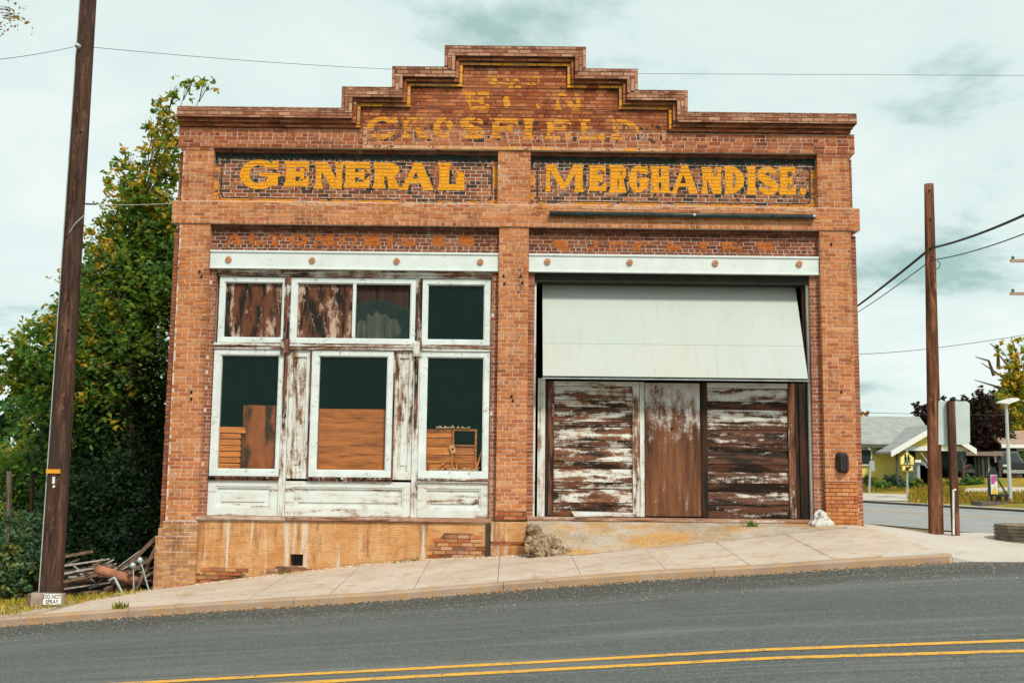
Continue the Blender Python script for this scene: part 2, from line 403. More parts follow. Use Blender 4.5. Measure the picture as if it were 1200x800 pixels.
# ---- painted lettering, rastered on the brick faces (follows every brick and joint)
RS = 0.0075
class Field:
    def __init__(s, x0, x1, z0, z1, y_m):
        s.x0, s.z0 = x0, z0
        s.nx, s.nz = int((x1-x0)/RS), int((z1-z0)/RS)
        s.X, s.Z = np.meshgrid(x0+(np.arange(s.nx)+.5)*RS, z0+(np.arange(s.nz)+.5)*RS)
        s.Y = np.full(s.X.shape, y_m, dtype=float); s.isb = np.zeros(s.X.shape, bool); s.rnd = np.full(s.X.shape, .5)
        for b in BR:
            if b[1] < x0 or b[0] > x1 or b[3] < z0 or b[2] > z1: continue
            i0 = max(0, round((b[0]-x0)/RS)); i1 = min(s.nx, round((b[1]-x0)/RS)); j0 = max(0, round((b[2]-z0)/RS)); j1 = min(s.nz, round((b[3]-z0)/RS))
            s.Y[j0:j1, i0:i1] = b[4]; s.isb[j0:j1, i0:i1] = True; s.rnd[j0:j1, i0:i1] = random.random()
        s.used = np.zeros(s.X.shape, bool)
    def emit(s, mask, mb, lift=.0016):
        mask = mask & ~s.used; s.used |= mask
        for j in range(s.nz):
            row = mask[j]
            if not row.any(): continue
            key = np.where(row, s.Y[j], np.nan); i = 0
            idx = np.flatnonzero(row); st = idx[0]; pv = st
            runs = []
            for q in idx[1:]:
                if q != pv+1 or s.Y[j, q] != s.Y[j, st]: runs.append((st, pv+1)); st = q
                pv = q
            runs.append((st, pv+1))
            za, zb = s.z0+j*RS, s.z0+(j+1)*RS
            for a, b in runs:
                y = s.Y[j, a]-lift; xa, xb = s.x0+a*RS, s.x0+b*RS
                mb.add([(xa, y, za), (xb, y, za), (xb, y, zb), (xa, y, zb)], [(0, 1, 2, 3)])
def seg(X, Z, p):    # thick polyline with tapering radii: p = [(x,z,r),...]
    m = np.zeros(X.shape, bool)
    for (x0, z0, r0), (x1, z1, r1) in zip(p, p[1:]):
        dx_, dz_ = x1-x0, z1-z0; L2 = dx_*dx_+dz_*dz_+1e-9
        t = np.clip(((X-x0)*dx_+(Z-z0)*dz_)/L2, 0, 1)
        m |= (X-x0-t*dx_)**2+(Z-z0-t*dz_)**2 < (r0+(r1-r0)*t)**2
    return m
def pol(X, Z, pts):  # point in polygon
    m = np.zeros(X.shape, bool); n = len(pts)
    for i in range(n):
        x0, z0 = pts[i]; x1, z1 = pts[(i+1) % n]
        if z0 == z1: continue
        m ^= ((z0 > Z) != (z1 > Z)) & (X < (x1-x0)*(Z-z0)/(z1-z0)+x0)
    return m
def glyph(ch, X, Z, x0, x1, z0, z1, t, serif=0.0):
    """sign-writer's capitals: heavy stems (t), lighter arms, wedge serifs"""
    w, h = x1-x0, z1-z0; a = t*.62; s = serif
    r = lambda u0, u1, v0, v1: (X >= u0) & (X < u1) & (Z >= v0) & (Z < v1)
    def stem(u, tt=None, top=True, bot=True):
        tt = tt or t; m = r(u, u+tt, z0, z1)
        if s:
            if bot: m |= pol(X, Z, [(u-s, z0), (u+tt+s, z0), (u+tt+s*.6, z0+a*.55), (u+tt, z0+a), (u, z0+a), (u-s*.6, z0+a*.55)])
            if top: m |= pol(X, Z, [(u-s, z1), (u+tt+s, z1), (u+tt+s*.6, z1-a*.55), (u+tt, z1-a), (u, z1-a), (u-s*.6, z1-a*.55)])
        return m
    def ring(cx, cz, rx, rz, tx, tz):
        o = ((X-cx)/rx)**2+((Z-cz)/rz)**2 < 1
        return o & ~(((X-cx)/max(rx-tx, .01))**2+((Z-cz)/max(rz-tz, .01))**2 < 1)
    cx, cz = (x0+x1)/2, (z0+z1)/2
    if ch == 'O': return ring(cx, cz, w/2, h/2, t, a)
    if ch in 'CG':
        m = ring(cx, cz, w/2, h/2, t, a) & ~r(cx+w*.08, x1+.01, cz-h*(.12 if ch == 'G' else .2), cz+h*.2)
        m |= pol(X, Z, [(x1-a, z1-h*.06), (x1, z1), (x1, z1-h*.33), (x1-a*.5, z1-h*.33), (x1-a*1.4, z1-h*.16)])
        if ch == 'G': m |= r(x1-t*1.05, x1, z0+h*.14, cz+h*.02) | r(cx+w*.02, x1+s, cz-h*.07, cz+h*.05)
        return m
    if ch in 'EFL':
        m = stem(x0)
        if ch in 'EF': m |= r(x0, x1-.01, z1-a, z1) | pol(X, Z, [(x1-a*.8, z1-a), (x1, z1-a*2), (x1, z1), (x1-a*.8, z1)]) | r(x0, x0+w*.72, cz-a*.45, cz+a*.45) | r(x0+w*.62, x0+w*.8, cz-a*.9, cz+a*.9)
        if ch in 'EL': m |= r(x0, x1-.01, z0, z0+a) | pol(X, Z, [(x1-a*1.1, z0+a), (x1, z0+a*2.1), (x1+.01, z0), (x1-a*.8, z0)])
        return m
    if ch == 'I': return stem(cx-t/2)
    if ch == 'N':
        m = stem(x0, t*.62) | stem(x1-t*.62, t*.62, bot=False) | pol(X, Z, [(x0, z1), (x0+t*1.15, z1), (x1, z0), (x1-t*1.05, z0)])
        return m
    if ch == 'M':
        return stem(x0, t*.5, top=False) | stem(x1-t, t) | pol(X, Z, [(x0, z1), (x0+t*1.1, z1), (cx+t*.35, z0+h*.18), (cx-t*.45, z0+h*.10)]) | pol(X, Z, [(x1-t*1.25, z1), (x1-t*.3, z1), (cx+t*.35, z0+h*.18), (cx-t*.35, z0+h*.10)])
    if ch == 'A':
        return pol(X, Z, [(x0, z0), (x0+t*.55, z0), (cx+t*.1, z1-h*.12), (cx-t*.1, z1), (cx-t*.35, z1)]) | pol(X, Z, [(cx-t*.5, z1), (cx+t*.4, z1), (x1, z0), (x1-t*1.15, z0)]) | r(x0+w*.25, x1-w*.22, z0+h*.25, z0+h*.25+a*.8) | (r(x0-s, x0+t*.55+s, z0, z0+a*.45) if s else False)
    if ch in 'RPB':
        m = stem(x0) | (ring(x0+t+(w-t)*.40, z1-h*.265, (w-t)*.60, h*.265, t*.95, a) & (X > x0+t*.8)) | r(x0, x0+t+(w-t)*.42, z1-a, z1) | r(x0, x0+t+(w-t)*.42, z1-h*.53, z1-h*.53+a)
        if ch == 'R': m |= pol(X, Z, [(x0+t+(w-t)*.15, cz), (x0+t+(w-t)*.65, cz), (x1+s*.3, z0), (x1-t*1.05, z0)])
        if ch == 'B': m |= (ring(x0+t+(w-t)*.42, z0+h*.27, (w-t)*.60, h*.27, t*.95, a) & (X > x0+t*.8)) | r(x0, x0+t+(w-t)*.42, z0, z0+a)
        return m
    if ch == 'D': return stem(x0) | (ring(x0+t*.6, cz, w-t*.6, h/2, t, a) & (X > x0+t*.6))
    if ch == 'H': return stem(x0) | stem(x1-t) | r(x0, x1, cz-a*.5, cz+a*.5)
    if ch == 'U': return r(x0, x0+t, cz-h*.1, z1) | r(x1-t*.7, x1, cz-h*.1, z1) | (ring(cx, cz-h*.1, w/2, h*.4, t*.85, a) & (Z < cz-h*.1))
    if ch == 'T': return stem(cx-t/2, top=False) | r(x0, x1, z1-a, z1) | r(x0, x0+a*.7, z1-a*2, z1) | r(x1-a*.7, x1, z1-a*2, z1)
    if ch == '.': return (X-cx)**2+(Z-z0-w/2)**2 < (w/2)**2
    if ch == 'S':
        p = []; q = t*.52
        for k in range(41):
            u = k/40; an = (-.15+u*1.55)*math.pi if u < .5 else 0
            # upper bowl (counter-clockwise from upper right), spine, lower bowl
            if u < .5:
                an = R(25) + (u/.5)*R(245)
                px, pz = cx + math.cos(an)*(w/2-q*.8), z1-h*.27 + math.sin(an)*(h*.27-q*.6)
            else:
                an = R(90) - ((u-.5)/.5)*R(245)
                px, pz = cx + math.cos(an)*(w/2-q*.8), z0+h*.27 + math.sin(an)*(h*.27-q*.6)
            p.append((px, pz, q*(.62+.38*math.sin(math.pi*min(1, max(0, (u-.08)/.84))))))
        return seg(X, Z, p)
    return np.zeros(X.shape, bool)
def word(F_, chars, boxes, t, Y, serif):
    m = np.zeros(F_.X.shape, bool)
    for ch, (u0, u1, v0, v1) in zip(chars, boxes):
        if ch == ' ': continue
        c = (u0+u1)/2; vc = (v0+v1)/2
        x0, x1 = at(u0, vc, Y).x, at(u1, vc, Y).x; z1, z0 = at(c, v0, Y).z, at(c, v1, Y).z
        m |= glyph(ch, F_.X, F_.Z, x0, x1, z0, z1, t, serif)
    return m
PY, PB, PT, PF, PO, PP = MB(), MB(), MB(), MB(), MB(), MB()
# sign panel left, right
for side in (0, 1):
    x0, x1 = ((XR, CL-.04), (CR_+.02, RL-.01))[side]
    f = Field(x0+.004, x1-.004, 4.58, 5.498, .1255); X, Z = f.X, f.Z
    w1 = fbm(X*9, Z*9); w2 = fbm(X*2.2+5, Z*2.2); w3 = fbm(X*30, Z*30, 3)
    if side == 0:
        tw = [('G', (281, 326, 187, 222)), ('E', (335, 362, 189, 219)), ('N', (370, 401, 190, 221)), ('E', (405, 433, 190, 220)), ('R', (439, 468, 191, 221)), ('A', (470, 509, 191, 223)), ('L', (515, 544, 191, 223))]
        m = word(f, [c for c, _ in tw], [b for _, b in tw], .175, .12, .035)
        def sh(f, X, Z): return word(f, [c for c, _ in tw], [(b[0]+6, b[1]+6, b[2]+4, b[3]+4) for _, b in tw], .15, .12, .03)
        # the L ends in a tall hooked serif
        p = at(544, 215, .12); m |= pol(X, Z, [(p.x-.13, p.z-.09), (p.x, p.z-.09), (p.x, p.z+.19), (p.x-.10, p.z+.22), (p.x-.2, p.z+.3), (p.x-.12, p.z+.16), (p.x-.16, p.z+.05)])
    else:
        tw = [('M', (640, 683, 193, 225)), ('E', (691, 710, 194, 224)), ('R', (715, 734, 194, 226)), ('G', (737, 759, 194, 226)), ('H', (763, 784, 195, 226)), ('A', (787, 818, 194, 227)), ('N', (823, 845, 196, 227)), ('D', (850, 872, 195, 227)), ('I', (875, 886, 195, 228)), ('S', (888, 912, 196, 228)), ('E', (914, 932, 196, 228)), ('.', (937, 945, 219, 228))]
        m = word(f, [c for c, _ in tw], [b for _, b in tw], .14, .12, .02)
        def sh(f, X, Z): return word(f, [c for c, _ in tw], [(b[0]+4, b[1]+4, b[2]+4, b[3]+4) for _, b in tw], .125, .12, .02)
    f.emit(m & (w3 < .82) & ((w2 < .72) | (w1 < .62)) & (f.isb | (w1*.5+w3*.5 < .60)), PY)
    shm = sh(f, X, Z)
    f.emit(shm & f.isb & (w1+.35*(f.rnd-.5) < .50), PB)
    # black ground, mostly gone; heavier along the top
    up = np.clip((Z-5.18)/.22, 0, 1)
    f.emit(f.isb & (w1*.5+w2*.4+f.rnd*.35 < .36+.34*up) & (X > x0+.12) & (X < x1-.12) & (Z > 4.70), PB)
    # teal band under the corbel and a thin dark border line with rounded corners
    f.emit((Z > 5.40 + .012*np.sin(X*9)) | ((Z > 5.30) & (X < x0+.06)), PT)
    bx0, bx1, bz0, bz1, rr = x0+.13, x1-.11, 4.665, 5.345, .1
    qx = np.abs(X-(bx0+bx1)/2)-((bx1-bx0)/2-rr); qz = np.abs(Z-(bz0+bz1)/2)-((bz1-bz0)/2-rr)
    d = np.hypot(np.maximum(qx, 0), np.maximum(qz, 0))+np.minimum(np.maximum(qx, qz), 0)-rr
    f.emit((np.abs(d) < .011) & (w1 < .66), PB)
    # yellow edge stripes outside the border
    f.emit(((X < x0+.075) & (Z < 5.26) & (Z > 4.66) if side == 0 else (X < x0+.07) & (Z < 5.2)) & (w1 + .3*(f.rnd-.5) < .55), PF)
    f.emit((Z < 4.655) & (w1*.6 + w2*.5 < .56), PF)
    f.emit((X > x1-.085) & (Z < 5.3) & (w1+.4*(f.rnd-.5) < .50), PF)
    f.emit((Z < 4.665) & (w1 < .6), PP)
# chalky ledge line under the panels, on the band
f = Field(-5.3, 5.42, 4.50, 4.572, -.0225); w1 = fbm(f.X*7, f.Z*20); w2 = fbm(f.X*1.3, f.Z*3)
f.emit((w1*.5+w2*.5 < .50) & ((f.X < CL-.05) | (f.X > CR_+.03)), PP)
# gable lettering
f = Field(-2.74, 2.74, 5.575, 6.95, -.0245); X, Z = f.X, f.Z
w1 = fbm(X*8+3, Z*8); w2 = fbm(X*1.8+9, Z*1.8); w3 = fbm(X*26, Z*26, 3)
wear = w1*.45 + w2*.25 + w3*.22 + f.rnd*.15
l3 = [('C', (430, 465, 137, 163)), ('R', (473, 501, 138, 162)), ('O', (508, 532, 138, 162)), ('S', (539, 568, 138, 163)), ('F', (577, 607, 139, 162)), ('I', (612, 627, 139, 163)), ('E', (641, 669, 140, 163)), ('L', (681, 708, 140, 164)), ('D', (718, 749, 140, 164))]
m = word(f, [c for c, _ in l3], [b for _, b in l3], .125, -.03, .045)
f.emit(m & (wear < .64) & (f.isb | (w1 < .52)), PF)
m2 = word(f, [c for c, _ in l3], [(b[0]+6, b[1]+6, b[2]+3, b[3]+3) for _, b in l3], .13, -.03, .045)
ex = word(f, ['S'], [(755, 776, 146, 168)], .10, -.03, .0)
f.emit((m2 | ex) & f.isb & (wear < .50), PB)
l2 = [('E', (544, 573, 107, 129)), ('.', (590, 598, 110, 126)), ('.', (628, 635, 116, 128)), ('N', (652, 680, 109, 130))]
m = word(f, [c for c, _ in l2], [b for _, b in l2], .12, -.03, .04)
p = at(594, 117, -.03); m |= pol(X, Z, [(p.x-.05, p.z-.1), (p.x+.05, p.z-.12), (p.x+.03, p.z+.12), (p.x-.07, p.z+.02)])
f.emit(m & (wear < .56) & (f.isb | (w1 < .45)), PF)
# worn ornament above
p = at(602, 93, -.03); q = ((X-p.x)/.50)**2 + ((Z-p.z)/.17)**2
scroll = (np.sin((X-p.x)*16+np.cos((Z-p.z)*22)*2)*np.cos((Z-p.z)*21) > -.15)
f.emit((q < 1) & scroll & (wear < .57) & f.isb, PF)
# border stripe: vertical under the gable ends, horizontal along the bottom
f.emit((np.abs(np.abs(X)-2.70) < .035) & (Z < 5.97) & (wear < .60), PP)
f.emit((Z < 5.625) & (wear < .46), PF); f.emit((Z < 5.635) & (wear < .66), PP)
f.emit(f.isb & (Z < 6.02) & (wear < .30), PB)
# friezes
for side in (0, 1):
    x0, x1 = ((XR, CL), (CR_, RL))[side]
    f = Field(x0+.004, x1-.004, 3.70, 4.086, .1255); X, Z = f.X, f.Z
    w1 = fbm(X*8+3, Z*8)
    tw = ([('A', (264, 286)), ('U', (292, 309)), ('T', (311, 333)), ('O', (339, 361)), ('M', (369, 391)), ('O', (397, 419)), ('B', (427, 447)), ('I', (452, 462)), ('L', (472, 487)), ('E', (507, 522)), ('S', (538, 556))],
          [('S', (648, 668)), ('U', (680, 701)), ('P', (714, 733)), ('P', (744, 765)), ('L', (782, 798)), ('I', (820, 829)), ('E', (847, 869)), ('S', (886, 906))])[side]
    v = (273, 288) if side == 0 else (278, 293)
    m = word(f, [c for c, _ in tw], [(b[0], b[1], v[0]+(b[0]-x)*.01, v[1]) for x, (_, b) in zip([250]*20, tw)], .10, .12, .02)
    f.emit(m & (w1*.75+f.rnd*.25 < .66) & (f.isb | (w1 < .5)), PO)
PY.build('sign_lettering', YELLOW, STORE); PF.build('faded_lettering', FADED, STORE); PO.build('frieze_lettering', ORANGE, STORE)
PB.build('black_paint', BLACKP, STORE); PT.build('teal_paint', TEALP, STORE); PP.build('border_paint', PEACH, STORE)

# ---- emit the bricks: 300 as parts, the others joined
cache = {}
NB = 0
rest = MB()
def pick(b): return (b[0] >= CL-.01 and b[1] <= CR_+.01 and -.87 <= b[2] and b[3] < 3.7 and b[4] < .05) or (b[0] >= RL-.005 and b[1] <= RR+.005 and -1.3 < b[2] < 1.3 and abs(b[4]) < .01)
for b in BR:
    if NB < 300 and pick(b):
        key = (round((b[1]-b[0])/.006), round((b[3]-b[2])/.004), tuple(round(c/.04) for c in b[5]))
        me = cache.get(key)
        if me is None:
            q = MB(); w, h = (b[1]-b[0])/2, (b[3]-b[2])/2; q.box(-w, w, 0, b[6], -h, h, b[5], back=False)
            me = bpy.data.meshes.new('brick'); me.from_pydata(q.v, [], q.f); a_ = me.attributes.new('Col', 'FLOAT_COLOR', 'POINT')
            a_.data.foreach_set('color', np.c_[np.array(q.c, dtype=np.float32), np.ones(8)].ravel()); me.materials.append(BRICK); cache[key] = me
        link('brick', me, None, STORE, ((b[0]+b[1])/2, b[4], (b[2]+b[3])/2)); NB += 1
    else:
        rest.box(b[0], b[1], b[4], b[4]+b[6], b[2], b[3], b[5], back=False)
rest.build('brickwork', BRICK, STORE, kind='stuff', colour=True)
for k_, n_, m_ in (('l', 'mortar_bed', MORTAR), ('w', 'sign_panel_wall', MORTAR_WHITE), ('d', 'mortar_bed', MORTAR_DARK)):
    for b in SLABS[k_]: MB().box(*b).build(n_, m_, STORE)

# ---- body of the building
def sidebrick():
    m = NT('side_brick', .9, .15)
    sp_ = m.n('ShaderNodeSeparateXYZ'); m.L(m.pos, sp_.inputs[0]); cb = m.n('ShaderNodeCombineXYZ'); m.L(sp_.outputs[1], cb.inputs[0]); m.L(sp_.outputs[2], cb.inputs[1])
    b = m.n('ShaderNodeTexBrick'); m.L(cb.outputs[0], b.inputs['Vector'])
    for k, v in (('Scale', 1), ('Mortar Size', .006), ('Brick Width', .212), ('Row Height', .0672), ('Color1', (.42, .15, .06, 1)), ('Color2', (.30, .10, .045, 1)), ('Mortar', (.5, .4, .33, 1))): b.inputs[k].default_value = v
    return m.out(m.mix(m.ramp(m.noise(2), .4, .7, 0, .5), b.outputs[0], (.25, .10, .05)))
SIDE = sidebrick()
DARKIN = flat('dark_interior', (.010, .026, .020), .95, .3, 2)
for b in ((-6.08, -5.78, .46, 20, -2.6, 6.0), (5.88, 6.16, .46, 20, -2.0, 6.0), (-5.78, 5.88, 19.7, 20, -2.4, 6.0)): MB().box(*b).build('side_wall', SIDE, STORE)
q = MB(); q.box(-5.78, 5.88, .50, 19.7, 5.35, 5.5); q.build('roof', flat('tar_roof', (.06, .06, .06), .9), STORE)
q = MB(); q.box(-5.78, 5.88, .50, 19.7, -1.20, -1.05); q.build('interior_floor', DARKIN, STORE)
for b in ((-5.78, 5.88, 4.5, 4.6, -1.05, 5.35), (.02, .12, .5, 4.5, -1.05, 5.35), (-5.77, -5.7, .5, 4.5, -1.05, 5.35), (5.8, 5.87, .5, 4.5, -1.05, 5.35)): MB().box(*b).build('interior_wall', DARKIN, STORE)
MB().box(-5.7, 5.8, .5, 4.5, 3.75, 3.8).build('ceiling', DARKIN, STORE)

# ---- left plinth
def plinth_mat():
    m = NT('ochre_render', .92, .12)
    n = m.noise(1.6, 6, .6); c = m.mix(m.ramp(n, .3, .7), (.52, .22, .07), (.66, .40, .19))
    c = m.mix(m.ramp(m.noise(5, 6, .65, (1, 1, 3), off=3), .5, .75, 0, .8), c, (.36, .15, .055)); c = m.mix(m.ramp(m.noise(16, 5, .8, off=33), .56, .66, 0, .6), c, (.26, .12, .06)); c = m.mix(m.ramp(m.noise(19, 5, .8, off=37), .60, .68, 0, .6), c, (.70, .55, .38))
    # lime runs and dirt under the sill, streaked downwards
    st = m.noise(2.4, 5, .6, (2.6, 1, .22), off=1.5)
    c = m.mix(m.ramp(st, .55, .66, 0, .85), c, (.66, .58, .48))
    c = m.mix(m.ramp(m.noise(2.2, 7, .7, (2.4, 1, .35), off=8), .53, .66, 0, .75), c, (.22, .095, .045))
    w = m.n('ShaderNodeTexWave', wave_type='BANDS', bands_direction='Z'); w.inputs['Scale'].default_value = 1/CH/3.14159*1.571; w.inputs['Distortion'].default_value = 2.2; w.inputs['Detail'].default_value = 3
    m.L(m.pos, w.inputs['Vector'])
    c = m.mix(m.math('MULTIPLY', m.ramp(w.outputs[1], .0, .45, .16, 0), m.ramp(m.noise(1.8, 4, .6, off=12), .42, .62)), c, m.mix(1, c, (.6, .5, .4), 'MULTIPLY'))
    m.bump(m.math('ADD', m.noise(18, 6, .7), m.math('MULTIPLY', w.outputs[1], .10)), .9, .02)
    return m.out(c)
PLN = plinth_mat()
q = MB()
vx = at(348, 655, 0); vx0, vx1 = at(340, 655, .03).x, at(355, 655, .03).x; vz0, vz1 = at(347, 663, .03).z, at(347, 649, .03).z
q.box(XR+.03, vx0, .03, .5, -2.4, -1.09); q.box(vx1, CL-.10, .03, .5, -2.4, -1.09); q.box(vx0, vx1, .03, .5, -2.4, vz0); q.box(vx0, vx1, .03, .5, vz1, -1.09)
q.build('plinth', PLN, STORE)
q = MB(); q.box(CL-.08, CR_+.03, -.045, .5, -1.38, -1.045); q.box(CL-.08, CR_+.03, -.043, .5, -1.62, -1.45); q.build('pier_plinth', PLN, STORE)
q = MB(); q.box(CL-.165, CL-.085, -.01, .03, -1.80, -1.09); q.build('downpipe', flat('dark_metal', (.05, .04, .03), .6), STORE)
VI = flat('vent_iron', (.015, .015, .014), .8); vn = MB().box(vx0, vx1, .30, .32, vz0, vz1).build('vent', VI, STORE)
for k in range(1, 6): MB().box(vx0+(vx1-vx0)*k/6-.006, vx0+(vx1-vx0)*k/6+.006, .04, .05, vz0, vz1).build('vent_bar', VI, vn)
# exposed bricks where the render has fallen off
def scar(u0, u1, v0, v1, holes=0.0):
    a = at(u0, v1, .03); b = at(u1, v0, .03); x0, x1, z0, z1 = a.x, b.x, a.z, b.z
    mm = MB(); k = math.ceil((z0-Z0)/CH)
    while Z0+(k+1)*CH <= z1+.02:
        zc = Z0+k*CH; fr = (zc-z0)/max(z1-z0, .01); ins = (x1-x0)*.5*max(0, fr-.35)*random.uniform(.5, 1.0)
        x = x0+ins+random.uniform(0, .05) - ((k % 2)*.1)
        while x < x1-ins*.8-.05:
            if random.random() > holes: 
                p = random.choice(PAL['upper']+PAL['pale']*2+PAL['base']*2); mm.box(x, x+.195, .012+random.uniform(-.004, .008), .06, zc+.008, zc+CH-.004, p)
            x += .21
        k += 1
    mm.build('exposed_brick', BRICK, STORE, colour=True, kind='stuff')
    mm = MB(); mm.poly([(x0-.04, z0-.02), (x1+.04, z0-.02), (x1+.02, (z0+z1)/2), (x1-(x1-x0)*.25, z1+.01), (x0+(x1-x0)*.2, z1+.02), (x0, (z0+z1)/2)], .026, .04); mm.build('render_scar', MORTAR_DARK, STORE)
scar(508, 568, 626, 655, .12); scar(232, 292, 666, 688, .25); scar(312, 372, 665, 678, .25); scar(215, 240, 672, 692, .1)

# ---- steel lintels with rosettes
LINT = NT('lintel_paint', .55, .3)
_n = LINT.noise(3, 5, .6); _c = LINT.mix(LINT.ramp(_n, .35, .75), (.70, .77, .755), (.60, .66, .63))
_c = LINT.mix(LINT.ramp(LINT.noise(9, 6, .7, (1, 1, 2), off=3), .62, .70, 0, .8), _c, (.50, .30, .17)); LINT.bump(LINT.noise(25), .2, .004); LINT.out(_c)
RUST = flat('rosette_rust', (.52, .27, .15), .7, .4, 30)
ros = None
for bay, (x0, x1, us, v) in enumerate(((XR+.01, CL-.005, (268, 366, 465, 563), 304), (CR_+.005, RL-.01, (641.5, 738, 838, 936.5), 306.5))):
    q = MB(); q.box(x0, x1, .045, .12, 3.375, 3.67); q.box(x0, x1, .025, .12, 3.655, 3.69); q.box(x0, x1, .03, .3, 3.36, 3.378)
    bm = q.build('lintel', LINT.m, STORE)
    for u in us:
        p = at(u, v + (us.index(u)*.9), .045)
        if ros is None:
            q = MB(); q.disc(p.x, p.z, .022, .045, .058, 14)
            for k in range(6):
                t = k*math.pi/3; q.disc(p.x+math.cos(t)*.036, p.z+math.sin(t)*.036, .012, .03, .016, 7)
            q.disc(p.x, p.z, .004, .03, .016, 8); ros = q.build('rosette', RUST, bm); r0 = Vector(WL[ros.name])
        else:
            link('rosette', ros.data, None, bm, (p.x, r0.y, p.z-.058))

# ---- left storefront (timber, flaking white paint)
PV = peel('flaking_paint_upright', .60, (7, 7, .8)); PH = peel('flaking_paint_level', .60, (.8, 7, 7), off=2)
PVh = peel('flaking_paint_half_gone', .555, (6, 6, .9), off=5); PHh = peel('flaking_paint_rail', .515, (.6, 7, 7), off=7)
RUSTW = peel('bare_post', .43, (8, 8, .9), wood=(.12, .048, .026), off=9, dk=.44)
PAINTW = NT('window_white', .6, .3)
_c = PAINTW.mix(PAINTW.ramp(PAINTW.noise(4, 5, .6), .35, .7), (.72, .79, .775), (.60, .66, .64))
_c = PAINTW.mix(PAINTW.ramp(PAINTW.noise(12, 7, .75, off=2), .585, .65, 0, .85), _c, (.28, .15, .09)); PAINTW.bump(PAINTW.noise(20), .2, .004); PAINTW.out(_c)
GLASS = NT('old_glass', .08, .25)
_gl = GLASS
_tr = _gl.n('ShaderNodeBsdfTransparent'); _tr.inputs[0].default_value = (.92, .90, .86, 1)
_gs = _gl.n('ShaderNodeBsdfGlossy'); _gs.inputs['Roughness'].default_value = .04; _gs.inputs[0].default_value = (.8, 1, .95, 1)
_df = _gl.n('ShaderNodeBsdfDiffuse'); _df.inputs[0].default_value = (.04, .34, .25, 1)
_mx = _gl.n('ShaderNodeMixShader'); _mx.inputs[0].default_value = .010; _gl.L(_tr.outputs[0], _mx.inputs[1]); _gl.L(_gs.outputs[0], _mx.inputs[2])
_m2 = _gl.n('ShaderNodeMixShader'); _gl.L(_gl.ramp(_gl.noise(5, 6, .7), .3, .8, .008, .026), _m2.inputs[0]); _gl.L(_mx.outputs[0], _m2.inputs[1]); _gl.L(_df.outputs[0], _m2.inputs[2])
_gl.L(_m2.outputs[0], _gl.t.nodes['Material Output'].inputs[0])
GLASS = _gl.m

def frame(name, parent, ox0, ox1, oz0, oz1, ix0, ix1, iz0, iz1, y0, y1, mat, bead=True):
    q = MB(); q.box(ox0, ix0, y0, y1, oz0, oz1); q.box(ix1, ox1, y0, y1, oz0, oz1); q.box(ix0, ix1, y0, y1, iz1, oz1); q.box(ix0, ix1, y0, y1, oz0, iz0)
    if bead:   # inner glazing bead
        b = .018
        q.box(ix0, ix0+b, y0+.02, y1-.01, iz0, iz1); q.box(ix1-b, ix1, y0+.02, y1-.01, iz0, iz1)
        q.box(ix0+b, ix1-b, y0+.02, y1-.01, iz1-b, iz1); q.box(ix0+b, ix1-b, y0+.02, y1-.01, iz0, iz0+b)
    return q.build(name, mat, parent)
YF = .17
def X_(u, v=450): return at(u, v, YF).x
SH = thing('shopfront', (-2.83, YF, -1.03), 'white flaking timber shopfront with three tall windows left of the central brick pier', 'shopfront')
sx0, sx1 = XR+.12, CL-.13
# head moulding in two steps, sill, transom bars
q = MB(); q.box(sx0, sx1, .12, .30, 3.285, 3.355); q.box(sx0+.02, sx1-.02, .145, .30, 3.235, 3.285); q.box(sx0, sx1, .10, .30, 3.345, 3.365); q.build('head_moulding', PHh, SH)
XA = [(-5.26, -4.09, -5.175, -4.12), (-3.975, -1.735, -3.875, -1.815), (-1.615, -.385, -1.53, -.495)]
for i, (a, b, c, d) in enumerate(XA):
    w = frame('transom_window', SH, a, b, 2.045, 3.225, c, d, 2.125, 3.14, YF-.01, YF+.09, PAINTW.m)
    if i == 1: q = MB(); q.box(-2.865, -2.81, YF-.005, YF+.08, 2.125, 3.14); q.build('mullion', PAINTW.m, w)
    if i == 2: q = MB(); q.box(c, d, YF+.05, YF+.054, 2.125, 3.14); q.build('pane', GLASS, w)
BW = peel('boarded_transom', .445, (4, 4, .9), wood=(.095, .034, .018), dark=(.013, .012, .010), paint=(.52, .40, .35), off=12, dk=.44, scale=1.9)
q = MB(); q.box(-5.175, -4.12, YF+.055, YF+.075, 2.125, 3.14); q.build('boarding', BW, SH)
q = MB(); q.box(-3.875, -2.865, YF+.055, YF+.075, 2.125, 3.14); q.build('boarding', BW, SH)
# third transom pane: broken glass in front of a weathered panel
MAU = wood_mat('mauve_board', (.46, .24, .20), (9, 9, .8), 1.3, dark=(.05, .04, .035), dk=.5)
q = MB(); q.box(-2.81, -1.815, YF+.10, YF+.115, 2.125, 3.14); q.build('boarding', wood_mat('dark_board', (.045, .025, .018), (8, 8, .7), 1.5), SH)
q = MB(); q.poly([(-2.79, 2.13), (-2.03, 2.13), (-1.99, 2.30), (-2.04, 2.42), (-2.10, 2.52), (-2.2, 2.50), (-2.26, 2.60), (-2.37, 2.58), (-2.45, 2.66), (-2.52, 2.54), (-2.60, 2.60), (-2.64, 2.45), (-2.72, 2.50), (-2.79, 2.42)], YF+.085, YF+.097); q.build('torn_panel', MAU, SH)
TG = NT('cloudy_glass', .25, .4); _c = TG.mix(TG.ramp(TG.noise(6, 5), .4, .7), (.06, .12, .11), (.12, .17, .16))
_t = TG.n('ShaderNodeBsdfTransparent'); _t.inputs[0].default_value = (.7, .8, .78, 1); _m = TG.n('ShaderNodeMixShader'); _m.inputs[0].default_value = .15
